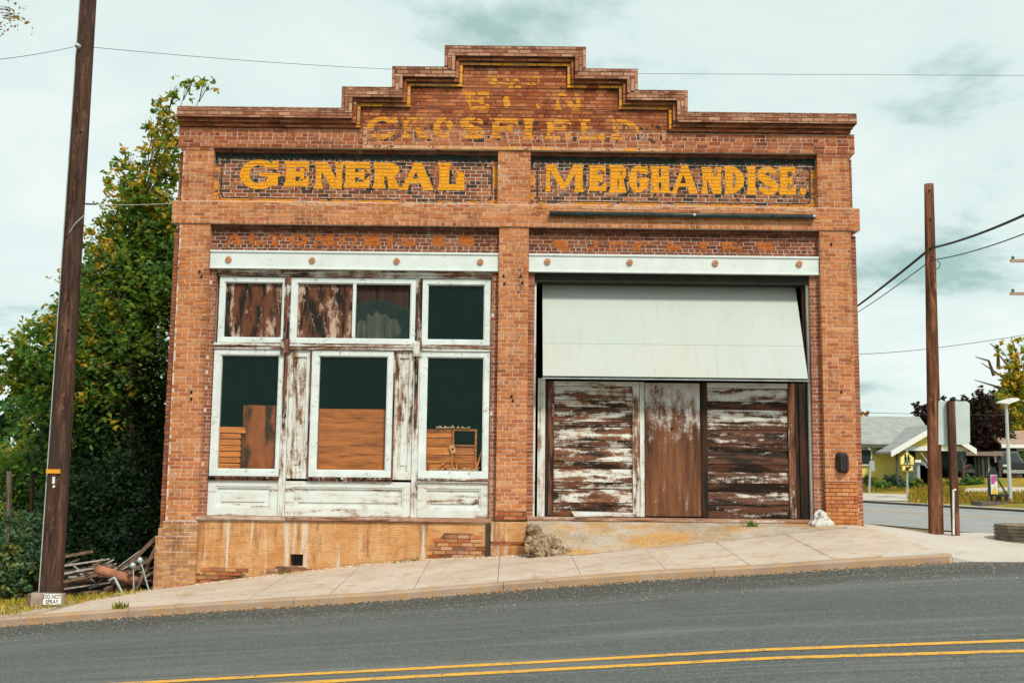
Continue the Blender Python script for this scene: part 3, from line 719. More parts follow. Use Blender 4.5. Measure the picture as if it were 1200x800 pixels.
TG.put(TG.b.inputs['Base Color'], _c); TG.L(_t.outputs[0], _m.inputs[1]); TG.L(TG.b.outputs[0], _m.inputs[2]); TG.L(_m.outputs[0], TG.t.nodes['Material Output'].inputs[0])
q = MB(); q.poly([(-2.80, 2.13), (-1.82, 2.13), (-1.82, 2.68), (-1.93, 2.72), (-2.02, 2.77), (-2.08, 2.74), (-2.16, 2.82), (-2.28, 2.85), (-2.42, 2.86), (-2.55, 2.83), (-2.68, 2.80), (-2.80, 2.76)], YF+.06, YF+.066); q.build('broken_pane', TG.m, SH)
q = MB(); q.poly([(-2.25, 2.13), (-1.84, 2.13), (-1.9, 2.30), (-2.05, 2.22)], YF+.045, YF+.05); q.build('glass_shard', TG.m, SH)
# posts between the windows and rusty clamps
for x0, x1 in ((-4.085, -3.98), (-1.73, -1.62)):
    q = MB(); q.box(x0, x1, YF-.025, YF+.10, 2.03, 3.235); q.tube([((x0+x1)/2, YF-.03, 2.03), ((x0+x1)/2, YF-.03, 3.1)], .022, 8); q.build('upper_post', RUSTW, SH)
q = MB(); q.box(sx0, -4.11, YF-.045, YF+.10, 1.925, 2.035); q.box(-3.955, -1.76, YF-.045, YF+.10, 1.925, 2.035); q.box(-1.60, sx1, YF-.045, YF+.10, 1.925, 2.035)
q.box(sx0, -4.11, YF-.065, YF+.05, 1.985, 2.015); q.box(-3.955, -1.76, YF-.065, YF+.05, 1.985, 2.015); q.box(-1.60, sx1, YF-.065, YF+.05, 1.985, 2.015)
q.build('transom_bar', PHh, SH)
for x in (-4.035, -1.68):
    q = MB(); q.box(x-.075, x+.075, YF-.07, YF+.10, 1.83, 2.10); q.box(x-.055, x+.055, YF-.082, YF-.07, 1.86, 2.07); q.build('clamp_block', RUSTW if x < -3 else PVh, SH)
q = MB(); q.box(-4.08, -3.985, YF-.05, YF-.02, 3.10, 3.225); q.build('post_bracket', RUSTW, SH)
# lower windows
LW = [(-5.30, -4.075, -5.185, -4.135), (-3.565, -2.195, -3.435, -2.205+.0), (-1.63, -.385, -1.515, -.49)]
LW[1] = (-3.56, -2.085, -3.44, -2.20)
for i, (a, b, c, d) in enumerate(LW):
    w = frame('window', SH, a, b, -.315, 1.918, c, d, -.205, 1.825, YF-.02, YF+.09, PAINTW.m)
    q = MB(); q.box(c+.018, d-.018, YF+.045, YF+.049, -.187, 1.807); q.build('pane', GLASS, w)
    q = MB(); q.box(a-.01, b+.01, YF-.06, YF+.05, -.352, -.318); q.box(a, b, YF-.04, YF+.05, -.39, -.354); q.build('sill', RUSTW if i < 2 else PHh, w)
# filling boards with their mouldings between windows
for a, b, m in ((-3.95, -3.575, PVh), (-2.07, -1.745, PVh)):
    q = MB(); q.box(a, b, YF+.03, YF+.10, -.35, 1.918); q.box(a, a+.07, YF-.0, YF+.03, -.35, 1.918); q.box(b-.075, b, YF, YF+.03, -.35, 1.918)
    q.box(a+.07, b-.075, YF+.002, YF+.03, 1.80, 1.918); q.box(a+.07, b-.075, YF+.002, YF+.03, -.35, -.22); q.box(a+.12, b-.125, YF+.012, YF+.032, -.10, 1.68); q.build('infill_panel', m, SH)
for a, b, m in ((-4.07, -3.955, PVh), (-1.74, -1.635, PVh)):
    q = MB(); q.box(a, b, YF-.035, YF+.10, -1.0, 1.83); q.build('lower_post', m, SH)
    q = MB(); q.box(a+.02, b-.02, YF-.05, YF-.036, .72, 1.82) ; q.tube([((a+b)/2, YF-.055, .55), ((a+b)/2, YF-.055, 1.82)], .025, 8); q.build('iron_strap', RUSTW, SH)
for x in (-3.585, -2.10): MB().box(x, x+.03, YF-.03, YF+.02, -.35, 1.918).build('dark_batten', RUSTW, SH)
# bulkhead below: panelled
for a, b in ((-5.31, -4.075), (-3.95, -1.745), (-1.63, -.385)):
    q = MB(); z0, z1 = -1.0, -.395
    q.box(a, b, YF+.04, YF+.10, z0, z1); q.box(a, b, YF+.0, YF+.04, z1-.10, z1); q.box(a, b, YF+.0, YF+.04, z0, z0+.14)
    q.box(a, a+.13, YF, YF+.04, z0+.14, z1-.10); q.box(b-.13, b, YF, YF+.04, z0+.14, z1-.10)
    e1 = .03
    q.box(a+.13, b-.13, YF+.014, YF+.04, z1-.10-e1, z1-.10); q.box(a+.13, b-.13, YF+.014, YF+.04, z0+.14, z0+.14+e1)
    q.box(a+.13, a+.13+e1, YF+.014, YF+.04, z0+.14+e1, z1-.10-e1); q.box(b-.13-e1, b-.13, YF+.014, YF+.04, z0+.14+e1, z1-.10-e1)
    q.box(a+.24, b-.24, YF+.022, YF+.04, z0+.24, z1-.2)
    q.build('bulkhead_panel', PH, SH)
LEDGE = peel('ledge_paint', .48, (.6, 6, 6), paint=(.60, .50, .44), wood=(.26, .13, .08), off=4)
for a, b in ((-5.45, -3.9), (-3.895, -1.61), (-1.605, -.33)):
    q = MB(); q.box(a, b, -.02, .3, -1.06, -1.005); q.box(a, b, .01, .2, -1.09, -1.06); q.build('ledge', LEDGE, SH)
# boarding seen inside the windows
OWD = wood_mat('orange_plywood', (.52, .185, .06), (.55, 6, 6), 4.0, dark=(.24, .08, .03), var=.45)
OWD2 = wood_mat('orange_board', (.72, .27, .08), (.9, 8, 8), 1.8, dark=(.26, .09, .03), var=.4, off=3)
BWD = wood_mat('brown_sheet', (.34, .11, .045), (3, 3, .9), 1.6, dark=(.012, .022, .018), dk=.52, var=.4)
q = MB(); q.box(-3.42, -2.22, YF+.11, YF+.13, -.2, .885)
o = q.build('plywood_sheet', OWD, None); props(o, 'orange plywood sheet standing behind the glass of the middle shop window', 'plywood')
o = MB().box(-4.78, -4.15, YF+.13, YF+.145, -.2, .935).build('board_sheet', BWD, None); props(o, 'tall brown stained sheet behind the left shop window', 'board')
st_ = thing('plank_stack', (-4.97, YF+.12, -.2), 'stack of short orange planks inside the left shop window, beside the brown sheet', 'planks')
zc = -.19
for k in range(7):
    h = .105 if k < 6 else .12; x1 = -4.80 if k < 6 else -4.72
    MB().hexa([(-5.2, YF+.11, zc), (x1, YF+.11, zc+random.uniform(-.006, .006)), (x1, YF+.22, zc), (-5.2, YF+.22, zc), (-5.2, YF+.115, zc+h-.014), (x1+random.uniform(-.03, .0), YF+.115, zc+h-.014+random.uniform(-.01, .006)), (x1, YF+.22, zc+h-.014), (-5.2, YF+.22, zc+h-.014)]).build('plank', OWD2, st_); zc += h
st_ = thing('wooden_crate', (-1.0, YF+.12, -.2), 'dark wooden crate of boards inside the right shop window', 'crate')
zc = -.2
for k in range(5):
    h = (.15, .145, .15, .15, .16)[k]; MB().box(-1.52, -1.05, YF+.13+random.uniform(0, .02), YF+.2, zc, zc+h-.012).build('plank', OWD2 if k != 3 else OWD, st_); zc += h
for k in range(3):
    MB().box(-1.02, -.62, YF+.14, YF+.2, -.2+.15*k, -.2+.15*k+.138).build('plank', OWD, st_)
MB().box(-1.04, -1.01, YF+.11, YF+.15, -.2, .55).box(-.64, -.605, YF+.11, YF+.15, -.2, .55).box(-1.01, -.64, YF+.11, YF+.15, .52, .55).box(-1.01, -.64, YF+.11, YF+.15, .25, .275).build('crate_frame', OWD, st_)
for k in range(9):
    x = -1.45+.1*k+random.uniform(-.03, .03); a_ = Vector((x, YF+.10, -.19)); b_ = a_+Vector((random.uniform(-.28, .28), .02, random.uniform(.05, .42)))
    b_.x = min(max(b_.x, -1.5), -.52); MB().bar(a_, b_, .018+.02*random.random(), .012, up=(0, 1, 0)).build('loose_lath', OWD2 if k % 3 else BWD, st_)
PAP = flat('crumpled_paper', (.50, .42, .30), .9, .4, 30)
q = MB()
for k in range(60):
    x = random.uniform(-1.45, -.56); z = random.choice((-.19, -.19, .555)); s = random.uniform(.012, .035)
    if z > 0: x = random.uniform(-1.35, -.75)
    q.tube([(x-s, YF+.085, z+.005), (x, YF+.09, z+s*1.2), (x+s, YF+.08, z+.01)], [s*.4, s*.8, s*.3], 5)
o = q.build('rubbish', PAP, None, kind='stuff'); props(o, 'loose paper scraps and rubbish on the sill behind the right shop window', 'rubbish')
q = MB(); c = at(530.5, 526, YF+.08); an = R(20)
q.hexa([c+Vector((math.cos(an)*a-math.sin(an)*b, y, math.sin(an)*a+math.cos(an)*b)) for y_, b in ((0, -.075), (0, .075)) for a, y in ((-.045, 0), (.045, 0), (.045, .008), (-.045, .008))])
o = q.build('tag', flat('tag_card', (.72, .42, .2), .8, .1), None); props(o, 'small orange tag with a dark cross hanging behind the right shop window', 'tag')
q = MB(); q.disc(c.x, c.z, c.y-.004, c.y-.001, .02, 10); q.build('tag_mark', flat('tag_ink', (.02, .03, .03), .8, .1), o)

# ---- right bay: tilted canopy board over timber doors
DKW = wood_mat('dark_timber', (.05, .022, .013), (7, 7, .7), 1.6, dark=(.008, .012, .01), dk=.46)
q = MB(); q.box(CR_+.11, RL-.17, .14, .5, 3.20, 3.358); q.box(CR_+.14, RL-.19, .40, .5, 3.29, 3.20+.02)
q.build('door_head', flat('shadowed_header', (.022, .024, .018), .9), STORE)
for b in ((CR_+.115, CR_+.15, .20, .30, -.98, 3.2), (RL-.205, RL-.172, .18, .30, -.98, 3.2)): MB().box(*b).build('frame_board', PV, STORE)
CAN = thing('canopy_board', (2.86, -.2, 1.44), 'large pale off-white sheet board tilted outward over the timber garage doors', 'canopy')
def canopy_mat(name, c):
    m = NT(name, .6, .3); n = m.noise(1.2, 5, .55); x = m.mix(m.ramp(n, .3, .7), c, tuple(a*b for a, b in zip(c, (.93, .93, .90))))
    x = m.mix(m.ramp(m.noise(4, 6, .7, (1.6, 1, .12), off=3), .54, .72, 0, .38), x, (.40, .37, .29)); x = m.mix(m.ramp(m.noise(11, 5, .75, off=9), .66, .71, 0, .7), x, (.42, .25, .12)); x = m.mix(m.ramp(m.noise(.8, 4, .6, off=13), .5, .6, 0, .16), x, (.42, .56, .56)); m.bump(m.noise(4), .15, .01); return m.out(x)
ta, tb = Vector((0, .50, 3.265)), Vector((0, -.20, 1.455)); dv = tb-ta; nrm = Vector((0, dv.z, -dv.y)).normalized()
def sheet(x0, x1, f0, f1, th, mat, name='sheet'):
    a, b = ta+dv*f0, ta+dv*f1; n = nrm*th
    MB().hexa([(x0, b.y, b.z), (x1, b.y, b.z), (x1, b.y-n.y, b.z-n.z), (x0, b.y-n.y, b.z-n.z), (x0, a.y, a.z), (x1, a.y, a.z), (x1, a.y-n.y, a.z-n.z), (x0, a.y-n.y, a.z-n.z)]).build(name, mat, CAN)
C1 = canopy_mat('canopy_paint', (.475, .515, .485)); C2 = canopy_mat('canopy_paint_cream', (.49, .515, .475))
sheet(.545, 5.17, 0, .655, .02, C1); sheet(.545, 3.6, .657, .985, .02, C2); sheet(3.603, 5.17, .657, .985, .02, canopy_mat('canopy_paint_grey', (.475, .51, .485)))
MB().box(.535, 5.18, -.205, -.165, 1.43, 1.452).build('bottom_rail', flat('rail_paint', (.30, .34, .33), .6), CAN)
MB().box(.55, 5.19, .46, .50, 3.272, 3.29).build('top_rail', RUSTW, CAN)
for u in (722, 744, 857, 933): 
    p = at(u, 323, .44); MB().box(p.x-.018, p.x+.018, .42, .45, 3.25, 3.35).build('hanger_bolt', flat('galv', (.45, .5, .5), .5, metal=.5), CAN)
YD = .28
def at_x(u, v=500): return at(u, v, YD).x
def at_z(u, v): return at(u, v, YD).z
# plain white and dark boards round the doors
MB().box(.475, .605, .24, .34, -.96, 1.47).build('jamb_board', peel('jamb_paint', .545, (7, 7, .6), off=20), STORE)
MB().box(.605, .66, .27, .34, -.96, 1.425).build('jamb_shadow_board', DKW, STORE)
for a, b, y, zt_, y2 in ((5.06, 5.12, .27, 1.43, .34), (5.125, 5.215, .24, 1.43, .34), (5.225, 5.31, .26, 3.2, .34), (5.08, 5.22, .56, 3.2, .60)): MB().box(a, b, y, y2, -.96, zt_).build('side_board', DKW, STORE)
DR = thing('garage_door', (1.5, YD, -.96), 'peeling white timber door leaf with horizontal boards, left of the plain plank', 'door', 'garage door leaves')
DR2 = thing('garage_door', (4.2, YD, -.96), 'darker brown weathered timber door leaf with horizontal boards, right of the plain plank', 'door', 'garage door leaves')
def leaf(root, x0, x1, vs_, mats, stile_l, stile_r, m_st, uu, m_top):
    """vs_: pixel rows of the joints between boards; alternate wide boards and narrow rails"""
    ztop = at_z(uu, vs_[0]); zbot = -.945
    MB().box(x0, x0+stile_l, YD-.01, YD+.05, zbot, 1.425).build('stile', m_st[0], root)
    MB().box(x1-stile_r, x1, YD-.01, YD+.05, zbot, 1.425).build('stile', m_st[1], root)
    MB().box(x0+stile_l, x1-stile_r, YD-.008, YD+.05, ztop+.004, 1.425).build('top_rail', m_top, root)
    for i in range(len(vs_)-1):
        z1, z0 = at_z(uu, vs_[i])-.005, at_z(uu, vs_[i+1])+.006
        wide = i % 2 == 0
        yt, yb = (YD+.045, YD+.012) if wide else (YD-.006, YD+.034)
        xa, xb = x0+stile_l+.003, x1-stile_r-.003
        m = mats[i % len(mats)]
        MB().hexa([(xa, yb, z0), (xb, yb, z0), (xb, YD+.05, z0), (xa, YD+.05, z0), (xa, yt, z1), (xb, yt, z1), (xb, YD+.05, z1), (xa, YD+.05, z1)]).build('board', m, root)
P = [peel('door_board_%d' % k, t, (1.1, 4, 7), off=30+3*k, dk=d, scale=1.25, wood=(.125, .052, .026), soft=.022) for k, (t, d) in enumerate(((.51, .50), (.475, .45), (.495, .47), (.465, .44)))]
Q = [peel('dark_door_board_%d' % k, t, (1.0, 4, 7), off=60+3*k, dk=d, scale=1.4, wood=(.088, .038, .022)) for k, (t, d) in enumerate(((.52, .50), (.45, .46), (.50, .5), (.40, .44), (.42, .42), (.40, .42)))]
leaf(DR, .665, 2.285, [452.5, 469, 477, 494, 500, 516, 524, 541, 549, 565, 573, 589, 605], P, .10, .12, (RUSTW, PVh), 700, PH)
leaf(DR2, 3.395, 5.055, [455, 471, 480, 495, 504, 520, 529, 544, 553, 566.5, 576, 592, 607.5], [Q[0], Q[3], Q[2], Q[1], Q[4], Q[4], Q[3], Q[5], Q[2], Q[5], Q[1], Q[4]], .10, .12, (DKW, peel('dark_stile', .43, (7, 7, .8), off=70, dk=.46)), 880, PH)
MB().hexa([(1.13, YD-.035, -.955), (2.18, YD-.03, -.95), (2.18, YD-.012, -.95), (1.13, YD-.012, -.955), (1.08, YD-.03, -.865), (2.2, YD-.025, -.885), (2.2, YD-.012, -.885), (1.08, YD-.012, -.865)]).build('bottom_board', peel('bottom_board', .57, (.8, 7, 7), off=81), DR, label='loose white board at the foot of the door')
SLAB = NT('door_slab', .8, .2)
def slabmat():
    m = SLAB; sp_ = m.n('ShaderNodeSeparateXYZ'); m.L(m.pos, sp_.inputs[0])
    g = m.noise(1.5, 7, .66, (7, 7, .8), off=41); f = m.noise(40, 4, .75, off=2); f2 = m.noise(6, 5, .65, (1, 1, .6), off=6)
    v = m.math('ADD', m.math('MULTIPLY', g, .35), m.math('ADD', m.math('MULTIPLY', f, .3), m.math('MULTIPLY', f2, .35)))
    v = m.math('ADD', v, m.ramp(sp_.outputs[2], 1.35, .25, -.06, .16))       # paint survives at the sheltered top
    mask = m.ramp(v, .47, .585)
    w = m.mix(m.ramp(g, .35, .65), (.215, .088, .040), (.10, .040, .021))
    w = m.mix(m.ramp(m.noise(1.1, 5, .6, (5, 5, .5), off=51), .54, .66, 0, .85), w, (.035, .02, .014))
    p = m.mix(m.ramp(f2, .35, .7), (.60, .62, .59), (.46, .38, .33))
    m.bump(v, .5, .004); return m.out(m.mix(mask, p, w))
slabmat()
PD = thing('plank_door', (2.86, YD, -.96), 'plain brown wooden door slab with faded paint at its top, between the two boarded leaves', 'door')
MB().box(2.295, 2.375, YD-.0, YD+.05, -.95, 1.425).build('side_batten', PVh, PD)
MB().box(2.385, 2.45, YD-.02, YD+.05, -.935, 1.41).box(2.453, 3.24, YD-.022, YD+.05, -.935, 1.41).box(3.243, 3.36, YD-.02, YD+.05, -.935, 1.41).build('door_panel', SLAB.m, PD)
MB().disc(2.86, .60, YD-.03, YD-.02, .025, 10).build('knob_hole', flat('black_hole', (.01, .01, .01)), PD)
MB().box(3.365, 3.393, YD, YD+.03, -.93, 1.42).build('edge_batten', DKW, PD)
MB().box(.3, 5.45, .08, .5, -1.02, -.965).build('threshold', LEDGE, STORE)
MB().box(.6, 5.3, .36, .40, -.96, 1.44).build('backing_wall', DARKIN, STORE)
# long iron pipe across the right band
q = MB(); zp = at(800, 252, -.09).z; q.tube([(at(644, 250, -.09).x, -.09, zp), (at(955, 253, -.09).x, -.09, zp-.005)], .046, 12)
pp = q.build('pipe', flat('tarred_pipe', (.03, .045, .04), .4, .5, 9), STORE, smooth=True)
for u in (655, 700, 756, 815, 860, 905):
    x = at(u, 252, -.09).x; MB().tube([(x-.008, -.09, zp), (x+.008, -.09, zp)], .051, 12).box(x-.01, x+.01, -.06, -.03, zp-.01, zp+.01).build('pipe_clamp', flat('clamp_iron', (.02, .02, .02), .6), pp)
for u in (814, 954): MB().disc(at(u, 252, -.13).x, zp, -.145, -.136, .024, 8).build('pipe_cap', flat('cap_zinc', (.6, .6, .56), .5), pp)
# iron anchors and holes on the piers
HOLE = flat('anchor_iron', (.012, .012, .012), .8)
for u, v in ((233.5, 318), (236, 324), (224, 459), (224, 467), (590, 323), (610, 323), (591, 332), (612, 331), (599.5, 464), (1015-1, 244) if False else (601, 469), (986, 459), (1013-19, 264+0), (1000-26, 286)):
    p = at(u, v, -.01); MB().hexa([(p.x-.022, -.014, p.z-.02), (p.x+.02, -.014, p.z-.028), (p.x+.02, .01, p.z-.028), (p.x-.022, .01, p.z-.02), (p.x-.012, -.012, p.z+.022), (p.x+.018, -.012, p.z+.02), (p.x+.018, .01, p.z+.02), (p.x-.012, .01, p.z+.022)]).build('wall_anchor', HOLE, STORE)
# blackened hood on the right pier
q = MB(); c = at(987.5, 542, -.05); w, h = .115, .18
prof = [(-.92, .75), (-.65, 1.0), (.55, 1.0), (1.0, .7), (1.0, -.72), (.7, -1.0), (-.55, -.95), (-1.0, -.55)]
n = len(prof); v = [(c.x+a*w, 0.0, c.z+b*h) for a, b in prof] + [(c.x+a*w*.9, -.06, c.z+b*h*.95) for a, b in prof] + [(c.x+a*w*.55, -.12, c.z+b*h*.75) for a, b in prof]
q.add(v, [(i, (i+1) % n, (i+1) % n+n, i+n) for i in range(n)]+[(i+n, (i+1) % n+n, (i+1) % n+2*n, i+2*n) for i in range(n)]+[tuple(range(2*n, 3*n))])
for dx_ in (-.05, 0, .045): q.box(c.x+dx_-.008, c.x+dx_+.008, -.135, -.11, c.z-.12, c.z+.12)
ho = q.build('meter_box', wood_mat('charred_box', (.045, .035, .03), (6, 6, .8), 3, dark=(.008, .008, .008)), None); props(ho, 'charred black box fixed low on the right brick pier', 'box')

# ------------------------------------------------------------------ ground, sidewalk, kerb, road
def interp(xs, zs): return lambda x: np.interp(x, xs, zs)
curb_b = interp([-60, -20, -7.17, -5.37, -4.17, -3.57, -1.77, .04, 1.85, 3.91, 4.88, 6.28, 7.3, 12, 40], [-4.9, -3.35, -2.388, -2.239, -2.143, -2.10, -1.975, -1.807, -1.655, -1.521, -1.44, -1.35, -1.345, -1.36, -1.6])
fac = interp([-60, -20, -7.2, -6.0, -5.35, -3.48, -2.45, -1.43, -.35, .3, .97, 2.18, 3.6, 5.0, 5.87, 7.4, 12, 40], [-4.9, -3.4, -2.36, -2.25, -2.16, -1.92, -1.80, -1.70, -1.655, -1.60, -1.55, -1.40, -1.25, -1.11, -1.03, -1.19, -1.25, -1.6])
roadc = interp([-60, -20, -3.15, .03, 2.3, 4.6, 9, 15, 40], [-4.5, -3.0, -1.99, -1.796, -1.65, -1.545, -1.42, -1.42, -1.7])
def road_z(x, y):      # y from -3.2 (kerb) out to -25
    t = (-3.2-y)/5.4
    return curb_b(x)*(1-t)+roadc(x)*t if t <= 1 else roadc(x) - .01*(t-1)
def ground_z(x, y):
    if y < -3.2: z = road_z(x, y) - .05
    elif y < -.05: t = (y+3.2)/3.15; z = curb_b(x)*(1-t)+fac(x)*t - .05
    else:
        z = fac(x) - .06
    zr = z
    if x > 6.0 and y > .2:
        t = min(1, max(0, (y-.4)/7)); t = t*t*(3-2*t); zr = z*(1-t) + (-1.9)*t
    if x < 0 and y > 0: zr = z - .10*min(y, 12)
    if y > 21 and x <= 6.0:
        t = min(1, (y-21)/20); zr = (fac(x)-.06-(1.2 if x < 0 else 0))*(1-t) + -1.95*t
    if y < -26: t = min(1, (-26-y)/40); zr = z*(1-t)-2.2*t
    if abs(x) > 60: t = min(1, (abs(x)-60)/60); zr = zr*(1-t) - 2.0*t
    return float(zr)
xs = sorted(set([-900, -400, -200, -120, -90, -70, -60, -50, -40, -30, -25, -20, -16] + [round(-13+.5*k, 2) for k in range(64)] + [20, 22, 25, 30, 36, 43, 50, 60, 75, 90, 120, 200, 400, 900]))
ys = sorted(set([-900, -300, -120, -70, -50, -40, -30, -26, -22, -18, -14, -11, -8.6, -6, -4, -3.2001, -3.19, -2, -1, -.05, .1, .4, .8, 1.3, 2, 3, 4, 5, 6, 7, 8, 10, 12, 15, 18, 21, 24, 28, 33, 41, 55, 75, 100, 150, 300, 900]))
v = [(x, y, ground_z(x, y)) for y in ys for x in xs]; nx_ = len(xs)
fc = [(j*nx_+i, j*nx_+i+1, (j+1)*nx_+i+1, (j+1)*nx_+i) for j in range(len(ys)-1) for i in range(nx_-1)]
gm = NT('dry_ground', .95, .1)
_c = gm.mix(gm.ramp(gm.noise(.5, 7, .65), .35, .65), (.10, .095, .035), (.24, .17, .06)); _c = gm.mix(gm.ramp(gm.noise(9, 5, .7, off=3), .4, .7, 0, .6), _c, (.16, .11, .06)); gm.bump(gm.noise(14, 6), .6, .04); gm.out(_c)
me = bpy.data.meshes.new('ground'); me.from_pydata(v, [], fc); g_ = link('ground', me, gm.m, kind='structure')

def asphalt():
    m = NT('asphalt', .88, .25)
    sp_ = m.n('ShaderNodeSeparateXYZ'); m.L(m.pos, sp_.inputs[0])
    big = m.noise(.55, 6, .6, (.35, 1.2, 1)); fine = m.noise(45, 5, .8); spk = m.noise(85, 2, .6, off=3)
    c = m.mix(m.ramp(big, .3, .7), (.090, .108, .103), (.142, .157, .149))
    lane = m.noise(1.1, 4, .5, (.06, 1.6, 1), off=7)
    c = m.mix(m.ramp(lane, .45, .65, 0, .45), c, (.085, .105, .10))
    # newer darker tarmac strip along the kerb with a ragged edge
    d = m.math('ADD', sp_.outputs[1], m.ramp(m.noise(1.4, 8, .75, (.5, 1, 1), off=4), .2, .8, -.5, .5))
    c = m.mix(m.ramp(d, -4.75, -4.25), c, m.mix(m.ramp(m.noise(28, 6, .85, off=51), .42, .62), (.020, .025, .021), (.135, .13, .11)))
    c = m.mix(m.ramp(m.noise(20, 6, .85, off=11), .42, .58, 0, .6), c, m.mix(1, c, (.55, .55, .55), 'MULTIPLY'))
    c = m.mix(m.ramp(m.noise(32, 5, .85, off=15), .52, .60, 0, .5), c, (.27, .27, .25))
    c = m.mix(m.ramp(fine, .35, .65, 0, .7), c, m.mix(1, c, (.5, .5, .5), 'MULTIPLY'))
    c = m.mix(m.ramp(spk, .60, .68, 0, .6), c, (.40, .38, .34))
    c = m.mix(m.ramp(m.noise(150, 2, .6, off=9), .62, .70, 0, .5), c, (.03, .03, .028))
    c = m.mix(m.ramp(m.noise(1.0, 5, .65, (.12, 7, 1), off=61), .50, .66, 0, .4), c, (.07, .085, .08)); c = m.mix(m.ramp(m.noise(1.0, 5, .65, (.10, 9, 1), off=66), .54, .68, 0, .35), c, (.24, .25, .235))
    cw = m.noise(1.2, 5, .7, off=21); vt = m.n('ShaderNodeTexVoronoi', feature='DISTANCE_TO_EDGE'); mp = m.n('ShaderNodeVectorMath', operation='ADD')
    sc = m.n('ShaderNodeCombineXYZ'); m.L(cw, sc.inputs[0]); m.L(m.noise(1.2, 5, .7, off=27), sc.inputs[1]); m.L(m.pos, mp.inputs[0]); m.L(sc.outputs[0], mp.inputs[1]); m.L(mp.outputs[0], vt.inputs['Vector']); vt.inputs['Scale'].default_value = .42
    ck = m.math('MULTIPLY', m.ramp(vt.outputs['Distance'], .004, .0, 0, .8), m.ramp(m.noise(.5, 3, .5, off=31), .50, .60))
    c = m.mix(ck, c, (.03, .03, .028))
    c = m.mix(m.ramp(m.noise(.9, 5, .6, (.5, 1, 1), off=41), .60, .72, 0, .35), c, (.06, .065, .06))
    c = m.mix(m.ramp(m.noise(.7, 5, .6, (.25, 1.4, 1), off=44), .55, .72, 0, .4), c, (.24, .24, .22))
    m.bump(fine, .6, .01); return m.out(c)
ASPH = asphalt()
rx = [-60, -40, -30, -22, -16, -12, -10] + [round(-8+.5*k, 2) for k in range(36)] + [11, 13, 16, 20, 28, 40]
ry = [-3.18, -3.6, -4.2, -5, -6, -7, -8, -8.6, -9.4, -10.5, -12, -14]
v = [(x, y, float(road_z(x, y))) for y in ry for x in rx]; n = len(rx)
me = bpy.data.meshes.new('road'); me.from_pydata(v, [], [(j*n+i, (j+1)*n+i, (j+1)*n+i+1, j*n+i+1) for j in range(len(ry)-1) for i in range(n-1)])
link('road', me, ASPH, kind='structure')
ROADP = paint_mat('road_yellow', (.70, .36, .055), (.20, .17, .12), .525)
def linepts(px, Yn):
    return px
def road_line(pxs, half, name):
    vv = []; xs_ = np.arange(-14, 16, .22); X0 = []; Y0 = []
    for u, v_ in pxs:
        y = -8.6
        for _ in range(12):
            p = at(u, v_, y); z = road_z(p.x, y); a, yy, zz_ = ray(u, v_); y = z/zz_*yy - DIST
        X0.append(p.x); Y0.append(y)
    pf = np.polyfit(X0, Y0, 2 if len(X0) > 2 else 1)
    vv = []
    for x in xs_:
        y = np.polyval(pf, np.clip(x, -6, 7)); 
        for s in (half, -half): vv.append((x, y+s+random.uniform(-.004, .004), float(road_z(x, y+s))+.004))
    k = len(xs_); me = bpy.data.meshes.new(name); me.from_pydata(vv, [], [(2*i, 2*i+1, 2*i+3, 2*i+2) for i in range(k-1)]); return link(name, me, ROADP, kind='structure'), X0, Y0
_, ax, ay = road_line([(180, 799), (400, 787), (600, 777.5), (900, 761), (1200, 750)], .058, 'road_marking')
_, bx, by = road_line([(360, 799.5), (600, 786.5), (900, 771.5), (1200, 762.5)], .058, 'road_marking')
print('lines', [round(a, 2) for a in ay], [round(a, 2) for a in by])

def concrete(name, c1, c2, stain=(.45, .27, .12), st=.62, amt=.5):
    m = NT(name, .93, .15); c = m.mix(m.ramp(m.noise(1.3, 6, .6), .3, .7), c1, c2)
    c = m.mix(m.ramp(m.noise(4, 7, .7, off=4), st-.06, st+.08, 0, amt), c, stain)
    c = m.mix(m.ramp(m.noise(26, 6, .8, off=6), .56, .66, 0, .5), c, (.25, .19, .14)); c = m.mix(m.ramp(m.noise(60, 4, .75, off=1), .35, .75, 0, .6), c, m.mix(1, c, (.62, .58, .52), 'MULTIPLY'))
    vt = m.n('ShaderNodeTexVoronoi', feature='DISTANCE_TO_EDGE'); mp = m.n('ShaderNodeVectorMath', operation='ADD'); sc = m.n('ShaderNodeCombineXYZ')
    m.L(m.noise(1.6, 6, .75, off=21), sc.inputs[0]); m.L(m.noise(1.6, 6, .75, off=27), sc.inputs[1]); m.L(m.pos, mp.inputs[0]); m.L(sc.outputs[0], mp.inputs[1]); m.L(mp.outputs[0], vt.inputs['Vector']); vt.inputs['Scale'].default_value = .55
    c = m.mix(m.math('MULTIPLY', m.ramp(vt.outputs['Distance'], .006, .0, 0, .8), m.ramp(m.noise(.6, 3, .5, off=31), .50, .56)), c, (.20, .13, .08))
    m.bump(m.noise(50, 5, .7), .5, .006); return m.out(c)
CON = concrete('sidewalk_concrete', (.50, .41, .335), (.64, .55, .47), st=.57, amt=.55); KERBM = concrete('kerb_concrete', (.34, .235, .17), (.47, .36, .28), st=.52, amt=.7)
PALEC = concrete('pale_concrete', (.52, .47, .41), (.60, .56, .50), amt=.25)
KH = .105
side = thing('sidewalk', (0, -1.6, -1.8), None, None); side['kind'] = 'structure'
xsl = [-8.5, -6.7] + [at(u, 680, -3.2).x for u in (287, 385, 484, 583, 682, 782, 881, 981)] + [6.25]
sb = lambda x: fac(x)
